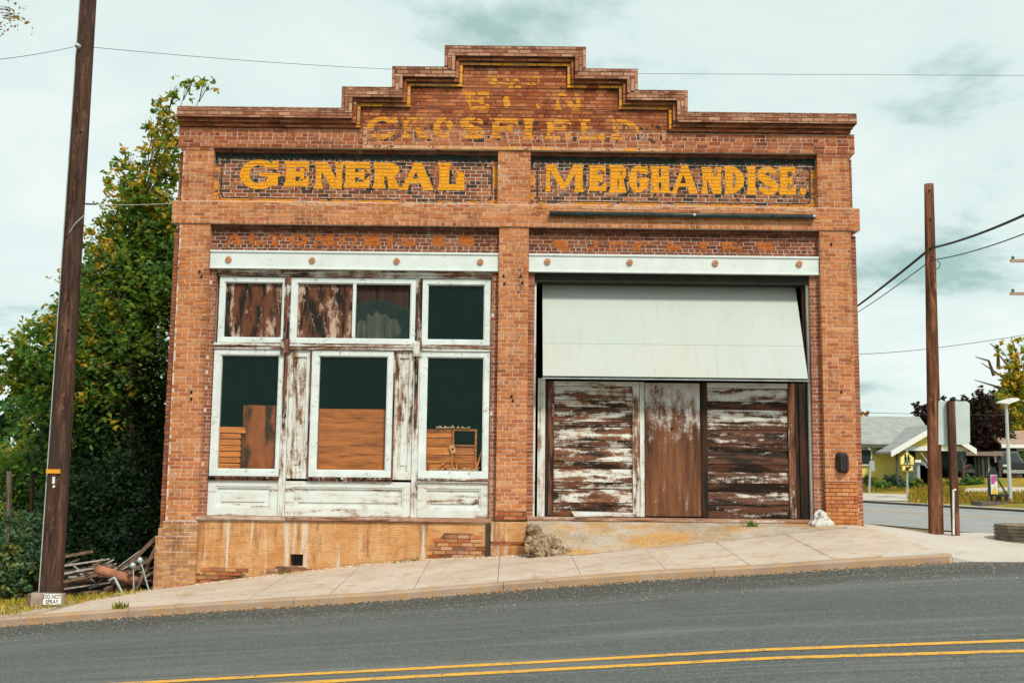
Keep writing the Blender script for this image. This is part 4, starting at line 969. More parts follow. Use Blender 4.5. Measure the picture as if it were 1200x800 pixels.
def slab(x0, x1, tilt):
    q = MB(); N_ = 5
    top = [[], []]; pts = []
    for i in range(N_+1):
        x = x0+.004+(x1-x0-.008)*i/N_ + (random.uniform(-.004, .004) if 0 < i < N_ else 0)
        for y in (-3.04, -2.0, -1.0, -.03):
            t = (y+3.2)/3.15; z = (curb_b(x)+KH)*(1-t)+sb(x)*t
            pts.append((x, y, float(z)+tilt*(i/N_-.5)+random.uniform(-.002, .002)))
    f = [(i*4+j, (i+1)*4+j, (i+1)*4+j+1, i*4+j+1) for i in range(N_) for j in range(3)]
    base = len(pts); rim = [i*4 for i in range(N_+1)] + [N_*4+j for j in (1, 2, 3)] + [i*4+3 for i in range(N_-1, -1, -1)] + [2, 1]
    low = [(pts[k][0], pts[k][1], pts[k][2]-.1) for k in rim]
    f += [(rim[k], base+k, base+(k+1) % len(rim), rim[(k+1) % len(rim)]) for k in range(len(rim))]
    f = [tuple(reversed(t_)) if False else t_ for t_ in f]
    q.add(pts+low, f); return q
for a, b in zip(xsl, xsl[1:]): slab(a, b, random.uniform(-.006, .006)).build('slab', CON, side)
# fill under the joints
q = MB(); xx = np.arange(-8.6, 6.3, .3)
for a, b in zip(xx, xx[1:]):
    q.add([(a, -3.05, curb_b(a)+KH-.03), (b, -3.05, curb_b(b)+KH-.03), (b, -.02, sb(b)-.03), (a, -.02, sb(a)-.03)], [(0, 1, 2, 3)])
q.build('bedding', flat('bedding_soil', (.34, .22, .13), .95), side)
kerb = thing('kerb', (0, -3.15, -1.8), None, None); kerb['kind'] = 'structure'
ks = [-15, -11, -8.1, at(150, 715, -3.2).x, at(344, 703, -3.2).x, at(590, 690, -3.2).x, at(837, 672, -3.2).x, at(1117, 655, -3.2).x]
for a, b in zip(ks, ks[1:]):
    q = MB(); N_ = 8
    for i in range(N_):
        x0, x1 = a+.004+(b-a-.008)*i/N_, a+.004+(b-a-.008)*(i+1)/N_
        z = lambda x: float(curb_b(x)); j0, j1 = [random.uniform(-.006, .006) for _ in (0, 1)]
        ring = lambda x: [(x, -3.2, z(x)-.1), (x, -3.195, z(x)+KH-.03), (x, -3.165, z(x)+KH), (x, -3.05, z(x)+KH+.002), (x, -3.05, z(x)-.1)]
        q.add(ring(x0)+ring(x1), [(k, k+1, k+6, k+5) for k in range(4)] + ([(4, 3, 2, 1, 0)] if i == 0 else []) + ([(5, 6, 7, 8, 9)] if i == N_-1 else []))
    q.build('kerb_stone', KERBM, kerb)
# kerb return at the corner and pale corner pavement
q = MB()
zt1 = lambda x, y: float((curb_b(x)+KH)*(1-(y+3.2)/3.15)+sb(x)*(y+3.2)/3.15)
c4 = [(5.3, -3.15), (6.26, -3.15), (6.2, -2.82), (5.45, -2.9)]
q.hexa([(x, y, zt1(x, y)-.05) for x, y in c4]+[(x, y, zt1(x, y)+d_) for (x, y), d_ in zip(c4, (.004, .018, .014, .003))])
q.build('kerb_patch', PALEC, kerb)
px_ = [6.25, 6.6, 7, 7.4, 8, 9, 10, 12, 15]; py_ = [-3.2, -2.2, -1.2, -.4, .1, .5]
v = []
for x in px_:
    for y in py_:
        t = (y+3.2)/3.4; z = (curb_b(x)+.006 + (KH*.7 if x < 6.3 else 0))*(1-t)+ (fac(x)+.005)*t
        yy = y
        if y == .5: yy = np.interp(x, [6.25, 7.0, 7.4, 15], [1.2, .9, .62, .6]); 
        v.append((x, float(yy), float(z)))
me = bpy.data.meshes.new('corner_pavement'); n = len(py_); me.from_pydata(v, [], [(i*n+j, (i+1)*n+j, (i+1)*n+j+1, i*n+j+1) for i in range(len(px_)-1) for j in range(n-1)]); link('corner_pavement', me, PALEC, kind='structure')
q = MB(); sk = [v[i*n] for i in range(len(px_))]
for a, b in zip(sk, sk[1:]): q.add([(a[0], -3.203, a[2]-.25), (b[0], -3.203, b[2]-.25), (b[0], -3.2, b[2]), (a[0], -3.2, a[2])], [(0, 1, 2, 3)])
a = v[0]; q.add([(6.29, -3.21, a[2]-.25), (6.29, -3.21, a[2]-.01), (6.29, -2.9, a[2]-.01), (6.29, -2.9, a[2]-.25)], [(0, 1, 2, 3)])
q.build('pavement_edge', PALEC, None, kind='structure')
q = MB(); q.add([(6.0, -.04, -1.06), (6.26, -.04, -1.10), (6.26, 1.2, -1.07), (6.0, 1.2, -1.06)], [(0, 1, 2, 3)]); q.build('corner_pavement', PALEC, None, kind='structure')

# gravelly ramp up to the garage threshold, broken edge at its left
def rampmat():
    m = NT('broken_concrete', .95, .1); c = m.mix(m.ramp(m.noise(2.2, 7, .7), .35, .62), (.58, .52, .44), (.40, .29, .18))
    sp_ = m.n('ShaderNodeSeparateXYZ'); m.L(m.pos, sp_.inputs[0])
    c = m.mix(m.math('MULTIPLY', m.ramp(m.noise(1.6, 6, .7, (.6, 1, 2), off=5), .45, .6), .75), c, (.62, .30, .05))
    c = m.mix(m.ramp(m.noise(30, 5, .8, off=2), .55, .68, 0, .8), c, (.70, .66, .60)); c = m.mix(m.ramp(m.noise(24, 5, .8, off=8), .58, .68, 0, .9), c, (.06, .045, .03))
    m.bump(m.noise(20, 7, .8), 1, .04); return m.out(c)
RAMP = rampmat()
bx_ = [.30, .55, .8, 1.1, 1.5, 1.9, 2.3, 2.8, 3.3, 3.8, 4.3, 4.8, 5.3, 5.75]
rows = 7; v = []
for i, x in enumerate(bx_):
    fr = interp([.3, 1.0, 2.2, 3.6, 4.6, 5.75], [-.42, -.62, -.72, -.66, -.5, -.35])(x)
    t = (fr+3.2)/3.15; zb = (curb_b(x)+KH)*(1-t)+sb(x)*t + .004
    for j in range(rows):
        u = j/(rows-1); y = fr + (.12-fr)*u; zt = -1.022
        s = u**(.75 if x > 1 else .35); jit = .02*math.sin(i*12.9+j*7.7)*(1-abs(2*u-1)) if 0 < j < rows-1 else 0
        v.append((x, float(y), float(zb+(zt-zb)*s+jit)))
me = bpy.data.meshes.new('ramp'); me.from_pydata(v, [], [(i*rows+j, (i+1)*rows+j, (i+1)*rows+j+1, i*rows+j+1) for i in range(len(bx_)-1) for j in range(rows-1)]); me.polygons.foreach_set('use_smooth', [True]*len(me.polygons))
link('ramp', me, RAMP, kind='structure')
def rock(c, r, mat, name, sx=1, sz=.8, parent=None, sd_=0):
    rr = random.Random(sd_); q = MB(); n1, n2 = 6, 9; v = [(c[0], c[1], c[2]+r*sz)]
    for i in range(1, n1):
        for j in range(n2):
            a, b = math.pi*i/n1, 2*math.pi*j/n2; k = r*rr.uniform(.55, 1.3)
            v.append((c[0]+k*sx*math.sin(a)*math.cos(b), c[1]+k*math.sin(a)*math.sin(b), c[2]+k*sz*math.cos(a)))
    v.append((c[0], c[1], c[2]-r*sz)); f = [(0, 1+j, 1+(j+1) % n2) for j in range(n2)]
    for i in range(n1-2):
        for j in range(n2): f.append((1+i*n2+j, 1+(i+1)*n2+j, 1+(i+1)*n2+(j+1) % n2, 1+i*n2+(j+1) % n2))
    L_ = len(v)-1; f += [(L_, L_-n2+(j+1) % n2, L_-n2+j) for j in range(n2)]
    q.add(v, f); return q
def rockmat(name, c, d):
    m = NT(name, .95, .1); x = m.mix(m.ramp(m.noise(12, 6, .75), .4, .6), c, tuple(q*.5 for q in c)); x = m.mix(m.ramp(m.noise(9, 6, .8, off=3), d, d+.08), x, (.03, .022, .016))
    x = m.mix(m.ramp(m.noise(7, 5, .7, off=8), .6, .7, 0, .7), x, (.5, .27, .08)); m.bump(m.noise(14, 7, .8), 1, .06); return m.out(x)
ROCKM = rockmat('rubble', (.62, .44, .29), .58); ROCKD = rockmat('dark_rubble', (.34, .19, .10), .47)
BE = thing('broken_edge', (.65, -.6, -1.65), 'jagged heap of broken concrete and masonry beside the central pier base', 'rubble')
rr_ = random.Random(5)
for k in range(290):
    u = 621+rr_.random()**1.5*72; vt_ = 614+(u-621)*.62; v_ = min(650-(u-621)*.06, rr_.uniform(vt_, 652))
    c = at(u, v_, -.36-(.14 if u < 655 else .24)*(v_-612)/40*rr_.uniform(.6, 1.0)); sz = rr_.choice((.02, .03, .04, .05, .065, .09) if u < 655 else (.012, .02, .03))
    M_ = Matrix.Rotation(rr_.uniform(-.7, .7), 3, 'X') @ Matrix.Rotation(rr_.uniform(-.6, .6), 3, 'Y') @ Matrix.Rotation(rr_.uniform(0, 3), 3, 'Z')
    P8 = [c + M_ @ Vector((a*sz*rr_.uniform(.5, 1.1), b*sz*rr_.uniform(.5, 1), d*sz*rr_.uniform(.3, .8))) for d in (-1, 1) for a, b in ((-1, -1), (1, -1), (1, 1), (-1, 1))]
    MB().hexa(P8).build('chunk', rr_.choice((ROCKM, ROCKM, ROCKD, RAMP)), BE)

# gravel and leaf litter along kerb and ramp
q = MB()
for k in range(1500):
    x = random.uniform(-8, 6.3); y = -3.22-abs(random.gauss(0, .10)); s = random.uniform(.006, .02)
    q.box(x, x+s*1.6, y, y+s, float(road_z(x, y))-.002, float(road_z(x, y))+s*.6, random.choice([(.45, .32, .20), (.60, .28, .07), (.30, .20, .13), (.46, .38, .28), (.5, .22, .05)]))
for k in range(2600):
    x = random.uniform(-9, 8); y = -3.2-random.random()**1.6*2.0; s = random.uniform(.003, .010)
    q.box(x, x+s*1.6, y, y+s, float(road_z(x, y))-.002, float(road_z(x, y))+s*.6, random.choice([(.45, .42, .36), (.5, .3, .15), (.3, .28, .24)]))
for k in range(700):
    x = random.uniform(-5.4, 0.3); y = -.06-abs(random.gauss(0, .05)); s = random.uniform(.008, .024)
    q.box(x, x+s*1.6, y, y+s, float(sb(x))-.004, float(sb(x))+s*.8, random.choice([(.60, .50, .38), (.55, .30, .12), (.66, .60, .52)]))
COLM = NT('litter', .9, .1); COLM.out(COLM.attr().outputs['Color'])
props(q.build('gravel', COLM.m, None, kind='stuff', colour=True), 'loose gravel and dead leaves along the kerb and wall foot', 'gravel')

# ------------------------------------------------------------------ vegetation
def leafmat(name, tr=.5, rough=.6):
    m = NT(name, rough, .25); a = m.attr().outputs['Color']
    c = m.mix(m.ramp(m.noise(30), .3, .7, 0, .3), a, m.mix(1, a, (.6, .7, .5), 'MULTIPLY'))
    m.put(m.b.inputs['Base Color'], c)
    t = m.n('ShaderNodeBsdfTranslucent'); m.L(c, t.inputs[0]); x = m.n('ShaderNodeMixShader'); x.inputs[0].default_value = tr
    m.L(m.b.outputs[0], x.inputs[1]); m.L(t.outputs[0], x.inputs[2]); m.L(x.outputs[0], m.t.nodes['Material Output'].inputs[0]); return m.m
LEAF = leafmat('foliage')
BARK = wood_mat('bark', (.10, .065, .045), (6, 6, 1), 4, dark=(.02, .016, .012))
def leaves_mesh(name, P_, size, cols, parent, aspect=2.0, kind=None, droop=.2):
    """P_ Nx3 centres; each leaf a small bent quad"""
    n = len(P_); d = rng.normal(size=(n, 3)); d[:, 2] = d[:, 2]*.6 - droop; d /= np.linalg.norm(d, axis=1)[:, None]
    e_ = rng.normal(size=(n, 3)); s = np.cross(d, e_); s /= np.linalg.norm(s, axis=1)[:, None]
    sz = size*rng.uniform(.6, 1.3, n)[:, None]
    a = P_ - d*sz/2; b = P_ + d*sz/2; m = s*sz/aspect/2
    V = np.stack([a, P_+m, b, P_-m], 1).reshape(-1, 3)
    org = V.mean(0); org[2] = V[:, 2].min(); V = V-org
    me = bpy.data.meshes.new(name); me.vertices.add(4*n); me.vertices.foreach_set('co', V.astype(np.float32).ravel())
    me.loops.add(4*n); me.loops.foreach_set('vertex_index', np.arange(4*n, dtype=np.int32))
    me.polygons.add(n); me.polygons.foreach_set('loop_start', np.arange(0, 4*n, 4, dtype=np.int32)); me.polygons.foreach_set('loop_total', np.full(n, 4, dtype=np.int32))
    me.update(calc_edges=True)
    at_ = me.attributes.new('Col', 'FLOAT_COLOR', 'POINT'); C_ = np.c_[np.repeat(cols, 4, 0), np.ones(4*n)]
    at_.data.foreach_set('color', C_.astype(np.float32).ravel())
    return link(name, me, LEAF, parent, Vector(org), kind)
def cloud_pts(c, r, n, sub=9):
    """clumpy points: twigs scattered through an ellipsoid, leaves round every twig"""
    k = max(3, n//sub); u = rng.normal(size=(k, 3)); u /= np.linalg.norm(u, axis=1)[:, None]
    u *= (rng.random(k)**.42)[:, None]; cen = np.array(c)+u*np.array(r)
    idx = rng.integers(0, k, n)
    q_ = min(.42, .42*max(.3, float(min(r))))
    dr_ = u*.6+rng.normal(size=(k, 3))*.6; dr_[:, 2] -= .35; dr_ /= np.linalg.norm(dr_, axis=1)[:, None]
    t_ = rng.random(n)[:, None]*2.2*q_*rng.uniform(.5, 1.2, k)[idx][:, None]
    off = dr_[idx]*t_ + rng.normal(size=(n, 3))*q_*.20; off[:, 2] -= (t_[:, 0]**2)*.35
    return cen[idx]+off, idx
def palette(cols, idx, n, jit=.25):
    pc = np.array(cols)[rng.integers(0, len(cols), idx.max()+1)]
    return np.clip(pc[idx]*rng.uniform(1-jit, 1+jit, (n, 1)), 0, 1)
def tree(name, label, cat, base, clumps, size, trunk_r, group=None, limbs=True, aspect=2.0, bare=()):
    """clumps: (centre, radii, n, colours)"""
    t = thing(name, base, label, cat, group); b = Vector(base)
    PP_, CC_ = [], []
    for c, r, n, cols in clumps:
        p, idx = cloud_pts(c, r, n); PP_.append(p); CC_.append(palette(cols, idx, n))
    leaves_mesh('crown', np.concatenate(PP_), size, np.concatenate(CC_), t, aspect)
    if limbs:
        q = MB(); cz = [c[2] for c, *_ in clumps]; topz = max(cz); cxy = np.mean([[c[0], c[1]] for c, *_ in clumps], axis=0)
        fork = b.lerp(Vector((cxy[0], cxy[1], b.z+(topz-b.z)*.35)), 1); fork.x = b.x*.6+fork.x*.4; fork.y = b.y*.6+fork.y*.4
        q.tube([b, b.lerp(fork, .5)+Vector((trunk_r*.4, 0, 0)), fork], [trunk_r*1.25, trunk_r, trunk_r*.75], 8)
        big = [Vector(c_) for c_, r_, n_, k_ in clumps if n_ >= 1000]
        for c, r, n, cols in clumps:
            c = Vector(c)
            if n < 900 and big:
                nb = min(big, key=lambda p_: (p_-c).length); md = nb.lerp(c, .6)+Vector((.03, 0, -.04))
                q.tube([nb, md, c+Vector((0, 0, float(min(r))*.5))], [trunk_r*.14, trunk_r*.09, trunk_r*.03], 4)
                for _ in range(5):
                    dd = Vector(rng.normal(size=3)).normalized(); q.tube([c.lerp(md, .3), c+Vector((dd.x*r[0], dd.y*r[1], abs(dd.z)*r[2]))*.85], [trunk_r*.05, trunk_r*.02], 3)
                continue
            mid = fork.lerp(c, .5)+Vector((random.uniform(-.2, .2), random.uniform(-.2, .2), .15))
            if c.z < fork.z: st = b.lerp(fork, .6)
            else: st = fork
            q.tube([st, mid, c, c+(c-mid).normalized()*float(min(r))*.6], [trunk_r*.42, trunk_r*.22, trunk_r*.09, trunk_r*.03], 5)
            for _ in range(4):
                dd = Vector(rng.normal(size=3)).normalized(); e2 = c+Vector((dd.x*r[0], dd.y*r[1], abs(dd.z)*r[2]))*.8
                q.tube([c.lerp(mid, .2), c.lerp(e2, .5)+Vector((0, 0, .05)), e2], [trunk_r*.12, trunk_r*.07, trunk_r*.03], 4)
        for pts, r_ in bare: q.tube(pts, [r_*(1-.8*k/(len(pts)-1)) for k in range(len(pts))], 5)
        q.build('trunk', BARK, t)
    return t
def cl(u, v, rpx, Y, n, cols, ry=None, sq=1.0):
    c = at(u, v, Y); k = (Y+DIST)/F; return (tuple(c), (rpx*k, (ry or rpx*k), rpx*k*sq), n, cols)
GD = [(.022, .065, .022), (.025, .06, .02), (.035, .075, .022), (.02, .05, .028)]  # dark greens: the shade of the lower foliage is put into the leaf colour
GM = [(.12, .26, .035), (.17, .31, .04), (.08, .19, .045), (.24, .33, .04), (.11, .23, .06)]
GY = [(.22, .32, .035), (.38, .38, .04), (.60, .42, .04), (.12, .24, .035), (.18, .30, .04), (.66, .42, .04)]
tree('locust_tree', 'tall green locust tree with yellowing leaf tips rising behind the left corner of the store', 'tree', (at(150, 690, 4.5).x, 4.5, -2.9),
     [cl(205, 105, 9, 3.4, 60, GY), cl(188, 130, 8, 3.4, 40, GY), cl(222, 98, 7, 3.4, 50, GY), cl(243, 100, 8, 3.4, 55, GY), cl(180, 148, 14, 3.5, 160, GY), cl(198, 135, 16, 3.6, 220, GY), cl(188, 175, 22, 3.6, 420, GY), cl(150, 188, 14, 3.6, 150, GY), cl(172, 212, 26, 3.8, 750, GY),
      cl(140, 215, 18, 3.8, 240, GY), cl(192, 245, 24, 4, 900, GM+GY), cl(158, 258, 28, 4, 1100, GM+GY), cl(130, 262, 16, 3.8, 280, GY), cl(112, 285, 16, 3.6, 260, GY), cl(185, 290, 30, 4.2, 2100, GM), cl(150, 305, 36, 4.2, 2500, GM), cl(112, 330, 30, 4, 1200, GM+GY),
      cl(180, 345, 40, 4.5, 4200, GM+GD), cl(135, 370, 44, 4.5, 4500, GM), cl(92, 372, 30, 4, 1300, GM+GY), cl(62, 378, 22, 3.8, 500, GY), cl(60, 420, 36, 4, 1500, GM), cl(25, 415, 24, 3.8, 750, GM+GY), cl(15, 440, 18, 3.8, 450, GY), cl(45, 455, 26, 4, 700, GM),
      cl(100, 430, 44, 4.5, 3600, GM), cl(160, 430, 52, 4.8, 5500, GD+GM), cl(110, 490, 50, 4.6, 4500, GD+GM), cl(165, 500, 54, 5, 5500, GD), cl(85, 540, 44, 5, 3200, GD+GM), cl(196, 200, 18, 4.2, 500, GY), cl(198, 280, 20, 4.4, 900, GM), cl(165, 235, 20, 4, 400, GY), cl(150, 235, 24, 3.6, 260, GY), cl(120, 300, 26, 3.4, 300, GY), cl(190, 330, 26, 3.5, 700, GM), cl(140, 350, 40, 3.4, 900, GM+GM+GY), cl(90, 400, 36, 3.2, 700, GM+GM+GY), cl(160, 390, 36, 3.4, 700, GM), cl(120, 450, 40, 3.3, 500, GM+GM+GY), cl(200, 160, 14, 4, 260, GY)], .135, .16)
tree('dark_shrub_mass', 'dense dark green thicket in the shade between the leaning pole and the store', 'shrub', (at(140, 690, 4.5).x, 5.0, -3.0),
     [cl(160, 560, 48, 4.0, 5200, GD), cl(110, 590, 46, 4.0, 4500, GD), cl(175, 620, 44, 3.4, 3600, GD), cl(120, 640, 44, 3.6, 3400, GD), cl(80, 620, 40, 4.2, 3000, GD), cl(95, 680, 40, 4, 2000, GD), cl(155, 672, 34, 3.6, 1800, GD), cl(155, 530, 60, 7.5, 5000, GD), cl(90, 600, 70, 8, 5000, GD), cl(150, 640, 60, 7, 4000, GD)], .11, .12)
GB = [(.12, .23, .11), (.17, .29, .15), (.07, .15, .07), (.24, .34, .17), (.3, .3, .07)]
tree('viburnum_bush', 'rounded blue-green bush at the left edge, in front of two old fence posts', 'bush', (at(15, 700, 1.5).x, 1.6, -2.75),
     [cl(18, 640, 32, 1.6, 2600, GB), cl(-10, 620, 34, 2, 1800, GB), cl(38, 660, 22, 1.4, 1300, GB), cl(10, 680, 28, 1.4, 1800, GB), cl(42, 625, 16, 1.6, 600, GB), cl(-20, 670, 34, 1.8, 1600, GB), cl(35, 690, 16, 1.3, 600, GB)], .12, .05)
tree('maple_tree', 'leafy green and yellow tree behind the blue-green bush at the left edge', 'tree', (at(-20, 700, 7).x, 7, -3.2),
     [cl(10, 560, 34, 6, 2600, GM+GY), cl(45, 550, 32, 6, 2400, GM), cl(-25, 540, 36, 7, 1900, GM), cl(60, 590, 40, 6.5, 3000, GD+GM), cl(20, 610, 44, 6.5, 3000, GD+GM), cl(0, 660, 50, 7, 2500, GD), cl(60, 500, 26, 5.5, 1400, GM+GY), cl(60, 660, 40, 6.5, 2500, GD)], .12, .16)
OR = [(.42, .24, .03), (.30, .24, .03), (.14, .16, .03), (.35, .12, .03)]
# overhanging twig at the top left, from a tree standing left of the frame
tree('street_tree', 'autumn tree left of the pole, orange-tipped twigs reaching into the top left corner', 'tree', (-10.9, -3.0+.9, -2.75),
     [cl(6, 12, 10, -2, 85, OR), cl(18, 20, 9, -2.0, 60, OR), (tuple(at(-50, 40, -2)), (.45, .4, .45), 700, OR), (tuple(at(-90, 0, -2)), (.7, .6, .6), 1600, OR+GY), cl(1, 37, 5, -2, 18, OR), (tuple(at(-110, 90, -2)), (.7, .7, .6), 1500, OR+GM)], .06, .12)

# fence posts at the left edge
OLD = wood_mat('grey_post', (.16, .12, .09), (7, 7, .8), 2)
for k, (u, v0, v1) in enumerate(((11, 552, 700), (38, 555, 700))):
    a, b = at(u, v0, 1.4 if k == 0 else 2.4), at(u-2, v1, 1.4 if k == 0 else 2.4); o = MB().bar(b-Vector((0, 0, .3)), a, .07 if k == 0 else .055, .07).build('fence_post', OLD if k == 0 else DKW, None)
    props(o, ('pale grey wooden post rising behind the blue-green bush at the left edge', 'dark thin wooden post standing between the left-edge bush and the leaning pole')[k], 'post', 'old fence posts')

# grass strip at the left and weeds
def grass(name, label, pts, hgt, cols, cat='grass'):
    q_n = len(pts); P0 = np.array(pts); d = rng.normal(size=(q_n, 3))*.35; d[:, 2] = 1; d /= np.linalg.norm(d, axis=1)[:, None]
    h = hgt*rng.uniform(.5, 1.3, q_n)[:, None]; s = rng.normal(size=(q_n, 3)); s[:, 2] = 0; s /= np.linalg.norm(s, axis=1)[:, None]
    w = h*.10+.002; tip = P0+d*h; mid = P0+d*h*.5
    V = np.stack([P0-s*w, P0+s*w, mid+s*w*.8, tip, mid-s*w*.8], 1).reshape(-1, 3); org = P0.mean(0); V = V-org
    me = bpy.data.meshes.new(name); me.from_pydata(V.tolist(), [], [tuple(range(5*i, 5*i+5)) for i in range(q_n)])
    cc = np.array(cols)[rng.integers(0, len(cols), q_n)]*rng.uniform(.7, 1.3, (q_n, 1)); at_ = me.attributes.new('Col', 'FLOAT_COLOR', 'POINT')
    at_.data.foreach_set('color', np.c_[np.repeat(np.clip(cc, 0, 1), 5, 0), np.ones(5*q_n)].astype(np.float32).ravel())
    o = link(name, me, LEAF, None, Vector(org), 'stuff'); props(o, label, cat); return o
GR = [(.44, .38, .04), (.62, .42, .05), (.22, .28, .035), (.70, .52, .10), (.14, .22, .03), (.66, .38, .05)]
pts = []
while len(pts) < 9000:
    x = random.uniform(-12, -6.15); y = random.uniform(-3.03, 1.2)
    edge = np.interp(x, [-12, -9, -8.0, -7.0, -6.5, -6.15], [-3.0, -3.0, -2.9, -2.2, -1.4, -.5])
    dn = vnoise(np.array([x*2.3]), np.array([y*2.3]))[0]
    if y < edge + (dn-.5)*.7: continue
    t = (y+3.2)/3.15
    z = (curb_b(x)+KH)*(1-t)+fac(x)*t-.03 if y < -.05 else ground_z(x, y)
    pts.append((x, y, float(z)))
grass('grass', 'yellow-green dry grass strip behind the kerb left of the store', pts, .085, GR)
q = MB(); vv = []
for x in np.arange(-12, -6.1, .35):
    for y in (-3.04, -2.5, -1.8, -1, -.3): t = (y+3.2)/3.15; vv.append((x, y, float((curb_b(x)+KH)*(1-t)+fac(x)*t-.012-(.05 if y > -.5 else 0))))
k = len(vv)//5; q.add(vv, [(i*5+j, (i+1)*5+j, (i+1)*5+j+1, i*5+j+1) for i in range(k-1) for j in range(4)]) 
VERGE = NT('verge_soil', .95, .1); VERGE.bump(VERGE.noise(30, 6, .8), .8, .02); VERGE.out(VERGE.mix(VERGE.ramp(VERGE.noise(3, 7, .7), .38, .6), (.30, .20, .09), (.52, .44, .34)))
# verge replaces the slabs left of -6.7
for o in [o for o in bpy.data.objects if o.parent == side and o.name.startswith('slab')]:
    if wloc(o).x < -7: bpy.data.objects.remove(o)
q.build('verge', VERGE.m, None, kind='structure')
def tuft(u, v, Y, n, h, spread, cols, label):
    c = at(u, v, Y); pts = [(c.x+random.gauss(0, spread), c.y+random.gauss(0, spread*.4), c.z-.01) for _ in range(n)]
    o = grass('weed', label, pts, h, cols, 'weed'); del o['kind']; return o
GW = [(.12, .20, .03), (.20, .26, .03), (.40, .33, .04), (.08, .14, .02)]
tuft(880, 618, -.15, 26, .15, .035, GW[:2]+[(.15, .28, .03)], 'small green weed sprouting at the foot of the dark garage door')
tuft(470, 660, -.12, 60, .07, .09, GW, 'low green weeds at the plinth foot below the right shop window')
tuft(486, 658, -.12, 50, .07, .04, GW, 'small tuft just right of the low weeds at the plinth foot')
tuft(340, 673, -.12, 60, .08, .09, GW+GR, 'yellowish weeds under the square vent in the plinth')
tuft(425, 664, -.12, 30, .05, .14, GW+GR, 'sparse weeds at the plinth between the vent and the shop sill')
tuft(461, 690, -2.6, 50, .03, .07, GR[:2]+GW, 'yellow weed tuft on the sidewalk slab near the kerb')
tuft(667, 676, -2.9, 40, .025, .04, GW, 'tiny yellow weed at the kerb right of the central pier')
tuft(247, 694, -1.6, 40, .03, .05, GW, 'green weed on the sidewalk near the left base pier')
tuft(228, 697, -1.9, 80, .035, .2, GR, 'strip of dry yellow weeds on the sidewalk left of the green tuft')
tuft(141, 718, -3.05, 60, .16, .07, GR[:2]+GW, 'tall yellow weeds growing over the kerb right of the leaning pole')
tuft(122, 722, -3.1, 40, .09, .05, GR, 'low orange-yellow weeds on the kerb just left of the tall weeds')
tuft(60, 727, -3.15, 30, .05, .04, GR, 'small yellow weeds on the kerb below the warning sign')

# ------------------------------------------------------------------ debris pile left of the store
DG = wood_mat('grey_plank', (.33, .30, .26), (3, 6, 8), 2, dark=(.05, .045, .04)); DB = wood_mat('brown_plank', (.16, .10, .07), (3, 6, 8), 2)
PL = thing('debris_pile', (at(120, 695, .5).x, .5, -2.45), 'heap of old grey and brown planks between the leaning pole and the store', 'debris')
PK = [(75, 663, 128, 655, .16, DG), (75, 672, 128, 662, .12, DG), (72, 682, 142, 668, .11, DB), (75, 690, 138, 681, .12, DG), (72, 697, 120, 692, .12, DB), (75, 652, 108, 646, .12, DB), (60, 668, 92, 655, .1, DB), (80, 676, 126, 674, .09, DG), (94, 700, 108, 687, .09, DG), (116, 698, 128, 690, .1, DG), (124, 690, 136, 684, .13, DB), (134, 699, 160, 686, .11, DB),
      (150, 697, 176, 664, .1, DB), (160, 690, 183, 640, .1, DB), (152, 660, 184, 628, .1, DB), (138, 700, 172, 695, .09, DG), (165, 678, 183, 668, .1, DG), (130, 672, 160, 668, .1, DB), (105, 664, 140, 664, .1, DB), (96, 694, 140, 690, .1, DB), (150, 672, 182, 650, .09, DB), (168, 698, 184, 684, .09, DG), (100, 672, 120, 655, .1, DB), (120, 700, 150, 698, .1, DB)]
for k, (u0, v0, u1, v1, w, m) in enumerate(PK):
    Y0 = .0+.05*(k % 9); a = at(u0, v0, Y0); b = at(u1, v1, Y0+.35+.04*(k % 5)); MB().bar(a, b, w*.6, .025+.012*(k % 3), up=(0, .3, 1)).build('plank', m, PL)
for k in range(40):
    u0, v0 = random.uniform(75, 170), random.uniform(660, 698); an = random.gauss(-.15, .35); L_ = random.uniform(18, 48)
    Y0 = random.uniform(.3, 1.3); a = at(u0, v0, Y0); b = at(min(184, u0+L_*math.cos(an)), v0+L_*math.sin(an), Y0+random.uniform(-.2, .5)); MB().bar(a, b, random.uniform(.025, .07), .025, up=(0, .3, 1)).build('plank', random.choice((DG, DG, DB)), PL)
o = rock(at(122, 690, 1.0), .75, None, '', 2.0, .45, sd_=5).build('soil_heap', DKW, PL)
RP = flat('rusty_pipe', (.33, .14, .085), .8, .4, 8)
a, b = at(112, 666, .0), at(160, 681, .3); o = MB().tube([a, b], .085, 14, cap=False).tube([a+Vector((.002, 0, 0)), b], .07, 12, cap=True).build('rusty_pipe', RP, None, smooth=False); props(o, 'thick rusty pipe lying across the top of the plank heap', 'pipe')
GALV = flat('galvanised_steel', (.42, .50, .48), .45, .25, 12, metal=.4)
for k, (u0, v0, u1, v1, r, lab) in enumerate(((157, 696, 156, 662, .03, 'left of the two steel stakes with round glass heads in the plank heap'), (175.5, 695, 164.5, 656, .03, 'taller leaning steel stake with a round head, nearest the brick wall'))):
    a, b = at(u0, v0, -.1), at(u1, v1, -.1); t = thing('steel_stake', a, lab, 'stake', 'round-headed stakes'); MB().tube([a, b], .011, 8).build('rod', GALV, t)
    q = rock(b, .052, None, '', 1, 1.05, sd_=k+3); q.tube([b-Vector((0, .055, 0)), b-Vector((0, .03, 0))], [.045, .05], 12); q.build('head', GALV, t, smooth=True)
a = [at(128, 680, -.12), at(134, 676, -.12), at(145, 697, -.12)]; t = thing('bent_pipe', a[2], 'thin bent galvanised pipe sticking out of the plank heap', 'pipe'); MB().tube([a[0], a[1]], .02, 8).build('elbow', GALV, t); MB().tube([a[1], a[2]], .022, 8).build('shaft', GALV, t)

